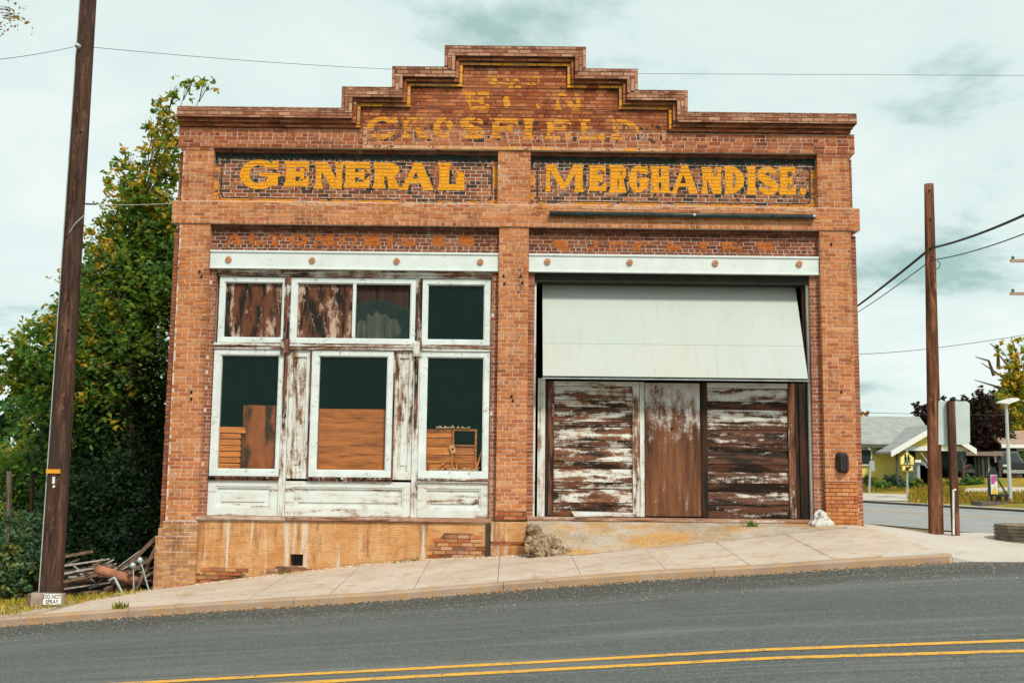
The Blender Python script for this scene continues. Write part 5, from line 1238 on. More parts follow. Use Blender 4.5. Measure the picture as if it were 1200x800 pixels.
# ------------------------------------------------------------------ leaning utility pole, left
def pole_mat(name, c, d):
    m = NT(name, .85, .15); g = m.noise(2.2, 8, .7, (7, 7, .55), dist=.6); x = m.mix(m.ramp(g, .38, .62), tuple(q*.25 for q in c), tuple(q*1.7 for q in c))
    x = m.mix(m.ramp(m.noise(7, 6, .75, (1.4, 1.4, .5), off=6), .56, .66, 0, .8), x, tuple(q*3.0 for q in c))
    x = m.mix(m.ramp(m.noise(1.4, 6, .7, (4, 4, .5), off=4), .42, .62), x, d); x = m.mix(m.ramp(m.noise(3, 5, .6, (12, 12, .8), off=8), .62, .68, 0, .8), x, (.015, .01, .008))
    m.bump(g, .9, .02); return m.out(x)
POLEM = pole_mat('creosote_pole', (.085, .042, .028), (.05, .033, .026)); POLER = pole_mat('red_brown_pole', (.20, .082, .042), (.09, .038, .022))
YP = -1.5
p0, p1 = at(59.5, 702, YP), at(104.5, -15, YP); top = p0 + (p1-p0)*1.12
LP = thing('utility_pole', p0, 'tall dark brown wooden utility pole leaning right at the left side of the store', 'utility pole')
r0, r1 = .172, .120
pts = [p0-Vector((0, 0, .3))]+[p0.lerp(top, k/14) for k in range(15)]
MB().tube(pts, [r0*1.04]+[r0+(r1-r0)*k/14*.95 for k in range(15)], 20).build('pole_shaft', POLEM, LP, smooth=True)
ax_ = (top-p0).normalized()
off_ = lambda k, dx_, dy_: p0.lerp(top, k)+Vector((dx_*(r0+(r1-r0)*k), dy_*(r0+(r1-r0)*k), 0))
WHC = flat('conduit', (.42, .46, .42), .5, .2, 5)
MB().tube([off_(k/20, -1.0, -.25) for k in range(0, 19)], .013, 6).build('ground_conduit', WHC, LP)
q = MB(); c = off_(.142, -.1, -1.0)
kk = (p0.z-at(65, 552, YP).z)/(p0.z-top.z)
c = off_(kk, -.05, -1.0); q.box(c.x-.12, c.x+.10, c.y-.012, c.y+.02, c.z-.03, c.z+.035); q.build('yellow_tag', flat('tag_yellow', (.75, .33, .02), .5, .1), LP)
kk = (p0.z-at(66, 562, YP).z)/(p0.z-top.z); c = off_(kk, .0, -1.0); MB().box(c.x-.02, c.x+.02, c.y-.01, c.y+.01, c.z-.055, c.z+.05).build('white_label', flat('label_white', (.7, .72, .7), .5, .2), LP)
MB().disc(c.x+.01, c.z-.10, c.y-.01, c.y+.01, .02, 8).build('white_label', flat('label_white2', (.7, .72, .7), .5, .1), LP)
kk = (p0.z-at(97, 59, YP).z)/(p0.z-top.z); c = off_(kk, -.4, -1.0); ins = MB().tube([c-Vector((0, .07, 0)), c+Vector((0, .02, 0))], [.04, .05], 10).tube([c-Vector((0, .09, 0)), c-Vector((0, .07, 0))], .028, 10).build('insulator', GALV, LP, smooth=True)
INS = c-Vector((0, .05, 0))
a = [at(81, 273, YP-.17), at(88, 262, YP-.18), at(99.5, 251.5, YP-.13)]; MB().tube(a, .007, 5).build('strap_wire', WHC, LP)
a = at(100, 239, YP); MB().tube([a, at(113, 239.5, YP)], .014, 6).build('hook_bolt', flat('bolt_iron', (.04, .04, .04), .5), LP)
# stubs of bolts and knots on the shaft
for k in range(9):
    c = off_(random.uniform(.05, .9), random.uniform(-.6, .6), -.97); MB().disc(c.x, c.z, c.y-.012, c.y+.02, .014, 7).build('bolt', HOLE, LP)
# block with warning plate at its foot
c0 = at(36, 708, YP-.25); c1 = at(73, 695, YP-.25)
FB = thing('concrete_block', (c0.x, YP, c0.z), 'weathered block set against the foot of the leaning pole, behind the warning plate', 'block')
MB().box(c0.x, c1.x+.02, YP-.26, YP-.17, c0.z-.04, c1.z).build('face_board', flat('block_grey', (.30, .23, .18), .95, .4, 6, bump=.6), FB)
MB().box(c0.x-.06, c0.x-.002, YP-.26, YP+.1, c0.z-.04, c1.z-.01).build('end_board', DB, FB)
s0, s1 = at(50.5, 708, YP-.28), at(72, 695.5, YP-.28)
WS = MB().box(s0.x, s1.x, YP-.285, YP-.277, s0.z, s1.z).build('warning_plate', flat('plate_white', (.78, .80, .78), .5, .06), None); props(WS, 'small white DO NOT SPRAY plate at the foot of the leaning pole', 'sign')
def text(body, x, y, z, size, mat, parent, name='lettering', sx=1.0, bold=.0):
    cu = bpy.data.curves.new(name, 'FONT'); cu.body = body; cu.size = size; cu.align_x = 'CENTER'; cu.align_y = 'CENTER'; cu.offset = bold; cu.resolution_u = 3
    tmp = bpy.data.objects.new('tmp', cu); col.objects.link(tmp); dg = bpy.context.evaluated_depsgraph_get(); me = bpy.data.meshes.new_from_object(tmp.evaluated_get(dg)); bpy.data.objects.remove(tmp)
    me.transform(Matrix.Rotation(math.pi/2, 4, 'X') @ Matrix.Diagonal((sx, 1, 1, 1))); me.materials.clear()
    return link(name, me, mat, parent, (x, y, z))
INK = flat('black_ink', (.015, .015, .018), .6, .1)
text('DO NOT', (s0.x+s1.x)/2, YP-.287, s0.z+(s1.z-s0.z)*.73, .086, INK, WS, sx=.80, bold=.001); text('SPRAY', (s0.x+s1.x)/2, YP-.287, s0.z+(s1.z-s0.z)*.27, .086, INK, WS, sx=.82, bold=.001)

# ------------------------------------------------------------------ right side: pole, post with board, barrel, bag
YQ = .25
def rpole(ub, vb, ut, vt, Y, r0, r1, mat, name, label, cat):
    a, b = at(ub, vb, Y), at(ut, vt, Y); t = thing(name, a, label, cat)
    pts = [a-Vector((0, 0, .2))]+[a.lerp(b, k/10) for k in range(11)]
    MB().tube(pts, [r0]+[r0+(r1-r0)*k/10 for k in range(11)], 18).build('pole_shaft', mat, t, smooth=True); return t, a, b
RPO, ra, rb_ = rpole(1097, 625, 1088.5, 216, YQ, .128, .082, POLER, 'utility_pole', 'shorter reddish-brown wooden pole with cut-off top, right of the store', 'utility pole')
for v_ in (292, 305, 225, 260): c = ra.lerp(rb_, (625-v_)/409.)-Vector((.0, .09, 0)); MB().disc(c.x+random.uniform(-.03, .03), c.z, c.y-.015, c.y+.02, .015, 7).build('bolt', HOLE, RPO)
SG = thing('signpost', at(1120, 626, YQ-.2), 'thin dark brown post carrying a blank white board seen from behind, right of the pole', 'sign')
a, b = at(1120, 626, YQ-.2), at(1114, 470, YQ-.2); MB().bar(a-Vector((0, 0, .2)), b, .115, .09, up=(0, 1, 0)).build('post', POLER if False else pole_mat('dark_post', (.13, .055, .035), (.06, .03, .02)), SG)
bm_ = [at(u, v_, YQ-.1) for u, v_ in ((1099, 470), (1132, 470), (1135.5, 473), (1136, 518), (1133.5, 520.5), (1099, 521))]
MB().poly([(p.x, p.z) for p in bm_][::-1], YQ-.13, YQ-.115).build('blank_board', flat('sign_back', (.48, .56, .54), .45, .12, 3, metal=.1), SG)
a, b = at(1117.5, 626, YQ-.3), at(1117, 574, YQ-.3); MB().tube([a, b, b+Vector((.05, 0, .01))], .02, 8).build('white_pipe', flat('pipe_white', (.6, .6, .55), .5), SG)
# corrugated ring
BM = flat('corrugated_steel', (.20, .16, .12), .6, .5, 5, metal=.3); c = at(1207, 621, -.5); r = .55
q = MB(); pz = []; zz0 = float((curb_b(c.x)+.006)*(1-2.7/3.4)+fac(c.x)*2.7/3.4)-.015
prof = [(r+.018*math.sin(k*math.pi/2), zz0+.28*k/20) for k in range(21)]
N_ = 36; v = [(c.x+rr*math.cos(2*math.pi*j/N_), -.5+rr*math.sin(2*math.pi*j/N_), z) for rr, z in prof for j in range(N_)]+[(c.x+(r-.04)*math.cos(2*math.pi*j/N_), -.5+(r-.04)*math.sin(2*math.pi*j/N_), prof[-1][1]) for j in range(N_)]+[(c.x+(r-.04)*math.cos(2*math.pi*j/N_), -.5+(r-.04)*math.sin(2*math.pi*j/N_), zz0+.02) for j in range(N_)]
q.add(v, [(i*N_+j, i*N_+(j+1) % N_, (i+1)*N_+(j+1) % N_, (i+1)*N_+j) for i in range(22) for j in range(N_)])
o = q.build('steel_ring', BM, None, smooth=True); props(o, 'low corrugated steel ring on the pavement at the right edge', 'planter')
# crumpled white bag against the right pier
q = MB(); c = at(963, 608, -.14); W_, H_ = .17, .30; v = []; n1, n2 = 11, 20
for i in range(n1):
    h = i/(n1-1); rad = W_*(1-h**1.5)**.8*(1 + .16*math.sin(h*9)) if i < n1-1 else .008
    for j in range(n2):
        a = 2*math.pi*j/n2; k = rad*(1+.26*math.sin(a*5+h*4)*(.4+h)+random.uniform(-.08, .08))
        v.append((c.x+k*math.cos(a)*1.1-.03*h, c.y+k*.6*math.sin(a), -1.065+H_*h+.0))
q.add(v, [(i*n2+j, i*n2+(j+1) % n2, (i+1)*n2+(j+1) % n2, (i+1)*n2+j) for i in range(n1-1) for j in range(n2)]+[tuple(range((n1-1)*n2, n1*n2))])
BG = NT('bag_cloth', .8, .2); BG.bump(BG.noise(22, 6, .8, (1, 1, .4)), .9, .03); BG.out(BG.mix(BG.ramp(BG.noise(14, 5, .7, (1, 1, .5)), .56, .62), (.66, .64, .60), (.20, .17, .15)))
o = q.build('bag', BG.m, None); props(o, 'crumpled white cloth bag at the foot of the right brick pier', 'bag')

# ------------------------------------------------------------------ wires
WIRE = flat('black_cable', (.012, .018, .016), .6, .1)
def wire(pts, r, label, sag=0, mat=WIRE, name='wire', group=None, n=14):
    P_ = []
    for a, b in zip(pts, pts[1:]):
        for k in range(n): t = k/n; p = Vector(a).lerp(Vector(b), t); p.z -= sag*4*t*(1-t); P_.append(p)
    P_.append(Vector(pts[-1])); o = MB().tube(P_, r, 5).build(name, mat, None); props(o, label, 'wire', group); return o
hp = at(1090.5, 291, YQ-.1)
wire([at(1000, 362, 9), hp], .026, 'thick black cable from behind the store up to the shorter right pole', .02, name='cable')
wire([hp, at(1230, 238, -6)], .020, 'thick twisted black cable running from the shorter pole out at the right edge', .06, name='cable')
hp2 = at(1091, 305, YQ-.1)
wire([at(1000, 369, 9), hp2], .010, 'thin wire just below the thick cable, left of the shorter pole', .03)
wire([hp2, at(1230, 262, -6)], .009, 'thin wire just below the thick cable, right of the shorter pole', .06)
q = [at(1098, 305, YQ-.15), at(1102, 309, YQ-.15), at(1100, 314, YQ-.15), at(1096, 316, YQ-.15)]
MB().tube(q, .008, 5).build('wire_loop', WIRE, RPO)
wire([at(-60, 75, YP-6), INS], .004, 'thin wire from the left edge to the insulator near the top of the leaning pole', .04)
wire([INS, at(525, 84, 3)], .0045, 'long thin wire from the leaning pole to behind the stepped parapet', .06)
wire([at(747, 86.5, 22), at(1260, 89, 22)], .008, 'fine level wire in the sky right of the parapet', 0)
wire([at(112, 239.5, YP), at(206, 238, .2)], .006, 'short pale wire from the leaning pole to the store corner', .02, mat=WHC)
wire([at(1000, 415, 26), at(1100, 407, 26), at(1240, 385, 26)], .012, 'fine wire sloping up to the right behind the shorter pole', .05)
wire([at(1008, 483, 33), at(1240, 486, 33)], .012, 'faint wire just above the grey house roof', .05)
# distant utility pole at the right edge: only its cross-arm ends show
T = thing('utility_pole', (at(1222, 560, 22).x, 22, -1.9), 'distant pole at the right edge of which only two pale cross-arm ends show', 'utility pole')
b = at(1222, 270, 22); MB().tube([(b.x, 22, -2.1), (b.x, 22, b.z)], [.17, .11], 10).build('pole_shaft', POLEM, T)
ARM = flat('arm_wood', (.40, .27, .2), .8)
for v_ in (305.5, 344): 
    a, b2 = at(1184, v_, 22), at(1260, v_+.5, 22); ar = MB().bar(a, b2, .10, .11).build('cross_arm', ARM, T); p = at(1187, v_-2, 22); MB().tube([p, p+Vector((0, 0, .07)), p+Vector((0, 0, .12))], [.05, .07, .035], 8).build('insulator', flat('porcelain', (.10, .16, .14), .3), ar)

# ------------------------------------------------------------------ background right: street, lawn, houses
ZB = -1.9
def flatpoly(name, pts, z, mat, kind='structure'):
    q = MB(); q.add([(p.x, p.y, z) for p in pts], [tuple(range(len(pts)))]); return q.build(name, mat, None, kind=kind)
a, b = gp(1006, 589, ZB), gp(1200, 600.5, ZB); dr = (b-a).normalized()
far0, far1 = a-dr*14, b+dr*40
side2 = Vector((dr.y, -dr.x, 0)) if dr.x > 0 else Vector((-dr.y, dr.x, 0))
FAR = asphalt(); FAR.name = 'far_asphalt'
for nd in FAR.node_tree.nodes: pass
FARA = flat('cross_street_asphalt', (.27, .275, .265), .9, .12, 1.5)
nr0, nr1 = far0+side2*13, far1+side2*13
flatpoly('cross_street', [nr0, nr1, far1, far0], ZB+.03, FARA)
y0, y1 = gp(1006, 597, ZB+.03), gp(1200, 608.5, ZB+.03); dl = (y1-y0).normalized(); sl_ = Vector((dl.y, -dl.x, 0))*.09
flatpoly('road_marking', [y0-dl*10+sl_, y1+dl*30+sl_, y1+dl*30-sl_, y0-dl*10-sl_], ZB+.036, ROADP)
fk = thing('far_kerb', (a.x, a.y, ZB), None, None); fk['kind'] = 'structure'
MB().bar(far0+Vector((0, 0, .05)), far1+Vector((0, 0, .05)), .18, .16).build('kerb_stone', flat('far_kerb', (.10, .085, .07), .9), fk)
# far sidewalk / gravel apron, lawn
up_ = -side2
FS = concrete('far_concrete', (.46, .42, .36), (.54, .50, .44), amt=.2)
flatpoly('far_sidewalk', [far0+up_*.2, far1+up_*.2, far1+up_*2.6, far0+up_*2.6], ZB+.05, FS)
LAWN = NT('dry_lawn', .95, .1); _c = LAWN.mix(LAWN.ramp(LAWN.noise(.35, 7, .7), .38, .62), (.42, .25, .04), (.20, .21, .035)); LAWN.bump(LAWN.noise(6, 6, .8), 1, .1); LAWN.out(_c)
SLP, SLW = .128, 9.0
LO = far0+up_*2.6
def lawn_z(x, y):
    t = min(max((Vector((x, y, 0))-Vector((LO.x, LO.y, 0))).dot(up_), 0), SLW); return ZB+.05+SLP*t
def gl(u, v_):
    """point where the pixel's line of sight meets the sloping lawn"""
    a_, y_, z_ = ray(u, v_); p = gp(u, v_, ZB+.05)
    if (p-LO).dot(up_) < 0: return p
    o_ = Vector((0, -DIST, 0)); d_ = Vector((a_, y_, z_)); nrm_ = Vector((-SLP*up_.x, -SLP*up_.y, 1)); c_ = Vector((LO.x, LO.y, ZB+.05))
    t = (c_-o_).dot(nrm_)/d_.dot(nrm_); p = o_+d_*t
    if t < 0 or (p-LO).dot(up_) > SLW: p = gp(u, v_, ZB+.05+SLP*SLW) if z_ < 0 else p
    return p
q = MB(); L0, L1 = far0+up_*2.6, far1+up_*2.6; zt_ = ZB+.05+SLP*SLW
pp_ = [L0, L1, L1+up_*SLW, L0+up_*SLW, L1+up_*80, L0+up_*80]
q.add([(p.x, p.y, (ZB+.05 if k < 2 else zt_)) for k, p in enumerate(pp_)], [(0, 1, 2, 3), (3, 2, 4, 5)]); q.build('lawn', LAWN.m, None, kind='structure')
def patch(name, px_l, mat, dz=.012):
    q = MB(); q.add([tuple(gl(*p)+Vector((0, 0, dz))) for p in px_l], [tuple(range(len(px_l)))]); q.build(name, mat, None, kind='structure')
patch('gravel_drive', [(1006, 586.0), (1070, 587), (1062, 579), (1006, 577.5)], FS)
patch('gravel_drive', [(1128, 576.5), (1230, 577), (1230, 570), (1134, 572)], FS)
# rough grass tufts on the lawn
pts = []
for _ in range(5200):
    u, v_ = random.uniform(1004, 1204), random.uniform(572, 590)
    if v_ > 587.5+(u-1006)*.03 or (u < 1064 and v_ > 576.5): continue
    if 570 < v_ < 577.5 and u > 1130: continue
    pts.append(tuple(gl(u, v_)))
grass('grass', 'rough orange and green grass on the verge across the cross street', pts, .22, [(.45, .25, .03), (.55, .34, .04), (.25, .24, .03), (.15, .18, .03)])

# street lamp
def post_thing(name, label, cat, u, v_, Y): p = at(u, v_, Y); return thing(name, (p.x, Y, lawn_z(p.x, Y)), label, cat)
Yl = gl(1183, 587).y
L = post_thing('street_lamp', 'tall grey street lamp with flat wide head before the yellow tree', 'street lamp', 1184, 587, Yl)
b0, b1 = at(1184, 587, Yl), at(1179, 470, Yl); MB().tube([(b0.x, Yl, ZB-.1), b1], [.10, .065], 10).build('lamp_post', flat('lamp_steel', (.50, .53, .50), .5, .1, metal=.3), L)
LS = flat('lamp_head_steel', (.60, .62, .58), .5, .1)
ha, hb = at(1169, 472, Yl), at(1193, 468.5, Yl); m_ = (ha+hb)/2
MB().hexa([ha+Vector((0, -.2, 0)), m_+Vector((0, -.25, -.14)), m_+Vector((0, .25, -.14)), ha+Vector((0, .2, 0)), ha+Vector((.1, -.15, .1)), m_+Vector((0, -.2, .12)), m_+Vector((0, .2, .12)), ha+Vector((.1, .15, .1))]).hexa([m_+Vector((.01, -.25, -.10)), hb+Vector((0, -.2, .0)), hb+Vector((0, .2, 0)), m_+Vector((.01, .25, -.10)), m_+Vector((.01, -.2, .16)), hb+Vector((-.1, -.15, .09)), hb+Vector((-.1, .15, .09)), m_+Vector((.01, .2, .16))]).build('lamp_head', LS, L)
# school crossing sign
Ys = gl(1063, 584).y
S = post_thing('crossing_sign', 'yellow pentagon school crossing sign with arrow plate below, before the yellow house', 'sign', 1063, 584, Ys)
SY = flat('sign_lime', (.80, .74, .30), .5, .05); SYB = flat('sign_yellow', (.72, .50, .04), .5, .05)
px = lambda u, v_, dy=0: at(u, v_, Ys+dy)
MB().tube([px(1063.5, 584), px(1063, 528)], .05, 6).build('post', GALV, S)
def pent(u, v_, k, y, mat, name, par):
    return MB().poly([(p.x, p.z) for p in (px(u-8*k, v_+7*k, y), px(u+8*k, v_+7*k, y), px(u+8*k, v_-1.5*k, y), px(u, v_-8*k, y), px(u-8*k, v_-1.5*k, y))], Ys+y, Ys+y+.02).build(name, mat, par)
pent(1063, 537.5, 1, -.10, SYB, 'sign_border', S); fc_ = pent(1063, 537.6, .88, -.125, SY, 'sign_face', S)
q = MB()
for du, s in ((-1.8, 1), (1.8, .85)):
    c = px(1063+du, 533, -.15); q.disc(c.x, c.z, Ys-.15, Ys-.14, .055*s, 8)
    h = c-Vector((0, 0, .06)); q.bar(h, h-Vector((0, 0, .22*s)), .10*s, .01, up=(0, 1, 0)); hp_ = h-Vector((0, 0, .2*s))
    q.bar(hp_+Vector((0, -.012, 0)), hp_+Vector((-.10*s, -.012, -.22*s)), .045, .01, up=(0, 1, 0)); q.bar(hp_+Vector((0, -.024, 0)), hp_+Vector((.10*s, -.024, -.22*s)), .045, .01, up=(0, 1, 0)); q.bar(h+Vector((-.02, -.036, -.03)), h+Vector((.12*s, -.036, -.14)), .03, .01, up=(0, 1, 0))
q.build('walking_figures', INK, fc_)
c0, c1 = px(1057, 551.5, -.1), px(1069.5, 545.5, -.1)
MB().box(c0.x, c1.x, Ys-.12, Ys-.10, c0.z, c1.z).build('plate_border', SYB, S); pf_ = MB().box(c0.x+.04, c1.x-.04, Ys-.14, Ys-.125, c0.z+.04, c1.z-.04).build('arrow_plate', SY, S)
a0, a1 = px(1067.5, 546.5, -.16), px(1060.5, 550, -.16); d_ = (a1-a0).normalized(); n_ = Vector((-d_.z, 0, d_.x))
MB().bar(a0, a0.lerp(a1, .6), .09, .012, up=(0, 1, 0)).poly([(p.x, p.z) for p in (a1, a0.lerp(a1, .5)+n_*.14, a0.lerp(a1, .5)-n_*.14)], Ys-.17, Ys-.155).build('arrow', INK, pf_)
# thin sign seen edge-on
Ye = gl(1020, 577).y; S2 = post_thing('roadside_sign', 'narrow pale sign seen almost edge-on next to the brick pier, before the dark bushes', 'sign', 1020, 577, Ye)
a, b = at(1018.5, 577, Ye), at(1020.5, 541, Ye); MB().tube([a, b], .06, 6).build('post', GALV, S2); MB().hexa([b+Vector(p) for p in ((-.08, 0, -.5), (.12, -.2, -.5), (.14, -.18, -.5), (-.06, .02, -.5), (-.08, 0, .05), (.12, -.2, .05), (.14, -.18, .05), (-.06, .02, .05))]).build('plate', flat('plate_grey', (.5, .52, .5), .5), S2)
# poster stand with bench frame on a concrete plinth
Yk = gl(1165, 590).y; K = post_thing('poster_stand', 'upright poster panel with magenta and yellow print on a dark metal frame', 'sign', 1165, 590, Yk)
kx = lambda u, v_: at(u, v_, Yk)
def kbox(u0, u1, v0, v1, y0, y1, mat, name, par=K): a, b = kx(u0, v1), kx(u1, v0); return MB().box(a.x, b.x, Yk+y0, Yk+y1, a.z, b.z).build(name, mat, par)
BLK = flat('black_metal', (.02, .025, .025), .5, .1)
kbox(1159, 1168, 555, 580, -.1, .1, BLK, 'cabinet'); pf_ = kbox(1160, 1167, 556, 579, -.14, -.11, flat('poster_white', (.62, .64, .60), .5, .05), 'poster')
kbox(1160.2, 1163.5, 557, 566, -.17, -.145, flat('print_magenta', (.55, .05, .30), .5, .1), 'magenta_print', pf_); kbox(1163.8, 1166.8, 556.5, 563, -.17, -.145, flat('print_grey', (.16, .2, .2), .5, .1), 'grey_print', pf_)
a, b, c = kx(1160.3, 578.5), kx(1166.8, 578.5), kx(1164, 569); MB().poly([(a.x, a.z), (b.x, b.z), (c.x, c.z)], Yk-.17, Yk-.145).build('yellow_print', flat('print_yellow', (.70, .45, .03), .5, .1), pf_)
for u in (1162, 1169, 1172, 1179.5): kbox(u-.8, u+.8, 580, 588, -.05, .05, BLK, 'leg')
kbox(1161, 1180, 579, 581, -.2, .2, BLK, 'bench_bar'); MB().bar(kx(1168, 560), kx(1180, 579), .06, .06).build('brace', BLK, K)
a, b, c, d_ = kx(1159, 555), kx(1168, 555), kx(1165, 547), kx(1162, 547); MB().poly([(a.x, a.z), (b.x, b.z), (c.x, c.z), (d_.x, d_.z)], Yk-.1, Yk+.1).build('hood', BLK, K)
a, b = kx(1145, 591.5), kx(1189, 587.5); o = MB().box(a.x, b.x, Yk-.5, Yk+.6, ZB, b.z).build('concrete_plinth', flat('plinth_brown', (.12, .10, .08), .9), None); props(o, 'low dark concrete plinth under the poster stand', 'plinth')
# yellow house
ZH = ZB+.05+SLP*SLW
def bg(u, v_, Y): return at(u, v_, Y)
YH = 44
SHG = NT('shingles', .9, .15); SHG.bump(SHG.noise(12), .3, .02)
_bt = SHG.n('ShaderNodeTexBrick'); _s = SHG.n('ShaderNodeSeparateXYZ'); SHG.L(SHG.pos, _s.inputs[0]); _cb = SHG.n('ShaderNodeCombineXYZ'); SHG.L(_s.outputs[0], _cb.inputs[0]); SHG.L(_s.outputs[2], _cb.inputs[1]); SHG.L(_cb.outputs[0], _bt.inputs['Vector'])
for k, v_ in (('Scale', 1), ('Mortar Size', .012), ('Brick Width', .32), ('Row Height', .10), ('Color1', (.33, .34, .325, 1)), ('Color2', (.27, .28, .265, 1)), ('Mortar', (.22, .23, .22, 1))): _bt.inputs[k].default_value = v_
SHG.out(SHG.mix(SHG.ramp(SHG.noise(1.5, 6), .4, .7, 0, .4), _bt.outputs[0], (.40, .41, .38)))
YW = flat('yellow_siding', (.78, .66, .16), .8, .1, 2); TRIM = flat('white_trim', (.72, .75, .72), .6, .08); DKG = flat('dark_glass', (.02, .035, .035), .35, .2, spec=.12)
H = thing('yellow_house', bg(1060, 560, YH), 'yellow bungalow with grey shingle roof and white gable trim across the street', 'house'); WL[H.name] = Vector(H.location)
r0_, r1_ = bg(990, 487, YH+3.5), bg(1072, 487, YH+3.5); e0, e1 = bg(990, 519.5, YH), bg(1092, 521, YH)
hz = r0_.z; ez = e0.z; gx = lambda u: bg(u, 520, YH).x
x0h, x1h = gx(985), gx(1098)
q = MB(); th = .12
q.hexa([(x0h, YH-.3, ez-th), (x1h, YH-.3, ez-th), (x1h-1.2, YH+3.5, hz-th), (x0h, YH+3.5, hz-th), (x0h, YH-.3, ez), (x1h, YH-.3, ez), (r1_.x+.3, YH+3.5, hz), (x0h, YH+3.5, hz)])
q.hexa([(x0h, YH+3.5, hz-th), (x1h-1.2, YH+3.5, hz-th), (x1h, YH+7.5, ez-th), (x0h, YH+7.5, ez-th), (x0h, YH+3.5, hz-.002), (r1_.x+.3, YH+3.5, hz-.002), (x1h, YH+7.5, ez), (x0h, YH+7.5, ez)])
q.build('roof', SHG.m, H)
MB().box(x0h+.3, x1h-.4, YH+.2, YH+7, ZH-.6, ez-.1).build('wall', YW, H)
MB().box(x0h, x1h, YH-.36, YH-.3, ez-.22, ez-.02).build('eave_board', flat('eave_dark', (.08, .09, .07), .8), H)
for k in range(8): MB().box(x0h+.6+k*1.0, x0h+.68+k*1.0, YH-.3, YH+.1, ez-.36, ez-.22).build('rafter_end', TRIM, H)
# cross gable porch facing us
YG = YH-2.2; ap = bg(1094, 497.5, YG); glp, gr_ = bg(1040, 529, YG), bg(1139, 526.5, YG); bl = bg(1055, 521.5, YG)
for sgn, (p, q_) in ((0, (glp, ap)), (1, (ap, gr_))):
    MB().hexa([p+Vector((0, -.5, -.12)), q_+Vector((0, -.5, -.12)), q_+Vector((0, 4.5, -.12)), p+Vector((0, 4.5, -.12)), p+Vector((0, -.5, 0)), q_+Vector((0, -.5, 0)), q_+Vector((0, 4.5, 0)), p+Vector((0, 4.5, 0))]).build('porch_roof', SHG.m, H)
    MB().hexa([p+Vector((0, -.62, -.30)), q_+Vector((0, -.62, -.30)), q_+Vector((0, -.51, -.30)), p+Vector((0, -.51, -.30)), p+Vector((0, -.62, .03)), q_+Vector((0, -.62, .03)), q_+Vector((0, -.51, .03)), p+Vector((0, -.51, .03))]).build('bargeboard', TRIM, H)
MB().poly([(glp.x+1.1, glp.z+.35), (gr_.x-1.0, glp.z+.35), (ap.x, ap.z-.2)], YG, YG+.15).build('gable_wall', YW, H)
MB().box(glp.x+.6, gr_.x-.3, YG-.12, YG+.1, glp.z+.08, glp.z+.34).build('porch_beam', TRIM, H)
for u in (1051,): p = bg(u, 540, YG); MB().box(p.x-.06, p.x+.06, YG-.05, YG+.05, ZH-.3, glp.z+.1).build('porch_post', flat('post_dark', (.06, .07, .06), .7), H)
a, b = bg(1064, 547, YH), bg(1074.5, 524, YH); w = MB().box(a.x, b.x, YH+.05, YH+.18, a.z, b.z).build('window', TRIM, H); MB().box(a.x+.09, b.x-.09, YH+.01, YH+.045, a.z+.1, b.z-.1).build('pane', DKG, w)
a, b = bg(1000, 545, YH), bg(1022, 525, YH); w = MB().box(a.x, b.x, YH+.05, YH+.18, a.z, b.z).build('window', TRIM, H); MB().box(a.x+.09, b.x-.09, YH+.01, YH+.045, a.z+.1, b.z-.1).build('pane', DKG, w)
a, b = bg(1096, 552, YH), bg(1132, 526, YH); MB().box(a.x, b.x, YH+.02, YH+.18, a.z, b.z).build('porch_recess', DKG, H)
GS = flat('grey_steps', (.34, .38, .38), .8)
for k in range(5): a = bg(1072+k*3.2, 559, YG-.2); MB().box(a.x, bg(1090, 559, YG).x, YG-.6, YG+.5, ZH-.6, ZH+.12+.2*(4-k)).build('step', GS, H)
RA = flat('rail_grey', (.25, .3, .3), .6)
for u0, v0, u1, v1 in ((1073, 541, 1080, 541), (1080, 541, 1090, 551), (1079, 530, 1084, 537), (1084, 537, 1091, 545)): MB().bar(bg(u0, v0, YG-.7), bg(u1, v1, YG-.7), .07, .07).build('railing', RA, H)
a, b = bg(1072, 541.5, YG-.8), bg(1079, 538.5, YG-.8); MB().box(a.x, b.x, YG-.84, YG-.8, a.z, b.z).build('number_board', TRIM, H)
# bushes and garden in front of the house
GN = [(.03, .07, .03), (.05, .10, .04), (.02, .045, .02)]; GBL = [(.08, .15, .09), (.12, .19, .12), (.06, .12, .07)]
def bush(u, v_, r, Y, n, cols, label, sq=.8, size=.22, cat='bush', name='garden_bush'):
    p = gl(u, v_+r*sq*.9); k = (p.y+DIST)/F; R_ = r*k
    tree(name, label, cat, tuple(p), [((p.x, p.y+R_*.3, p.z+R_*sq*.8), (R_, R_*.7, R_*sq), int(n*1.3), cols)], size*.9, .05, limbs=False)
bush(1035, 540, 17, 38, 1500, GN, 'large dark round bush at the left corner of the yellow house', 1.0)
bush(1030, 527, 10, 37.5, 500, GM+GB, 'light green upper shrub above the large dark bush', 1.0)
bush(1014, 545, 11, 36, 700, GM+OR[:2], 'yellow-green shrub next to the brick pier', 1.1)
bush(1056, 551, 11, 37, 800, [(.05, .09, .02), (.08, .11, .02)], 'clipped round green shrub left of the grey steps', .6)
bush(1018, 562, 11, 34, 450, GR+GM, 'low yellowish flowering shrub behind the narrow edge-on sign', .6)
bush(1010, 570, 5, 33, 150, [(.6, .6, .55), (.5, .5, .4), (.1, .15, .04)], 'white flowering plant right beside the brick pier', 1.2, .14)
bush(1047, 563, 11, 35, 600, GBL, 'pale blue-green mound left of the crossing sign post', .6)
bush(1036, 569, 9, 34.3, 400, GBL+GM, 'lower mound of green garden plants between the two small signs', .5)
bush(1074, 566, 12, 34.6, 600, GM+[(.25, .16, .03), (.12, .05, .04)], 'orange-tinted garden plants right of the crossing sign post', .5)
bush(1062, 569, 8, 34, 350, GBL, 'low grey-green plants at the foot of the crossing sign', .5)
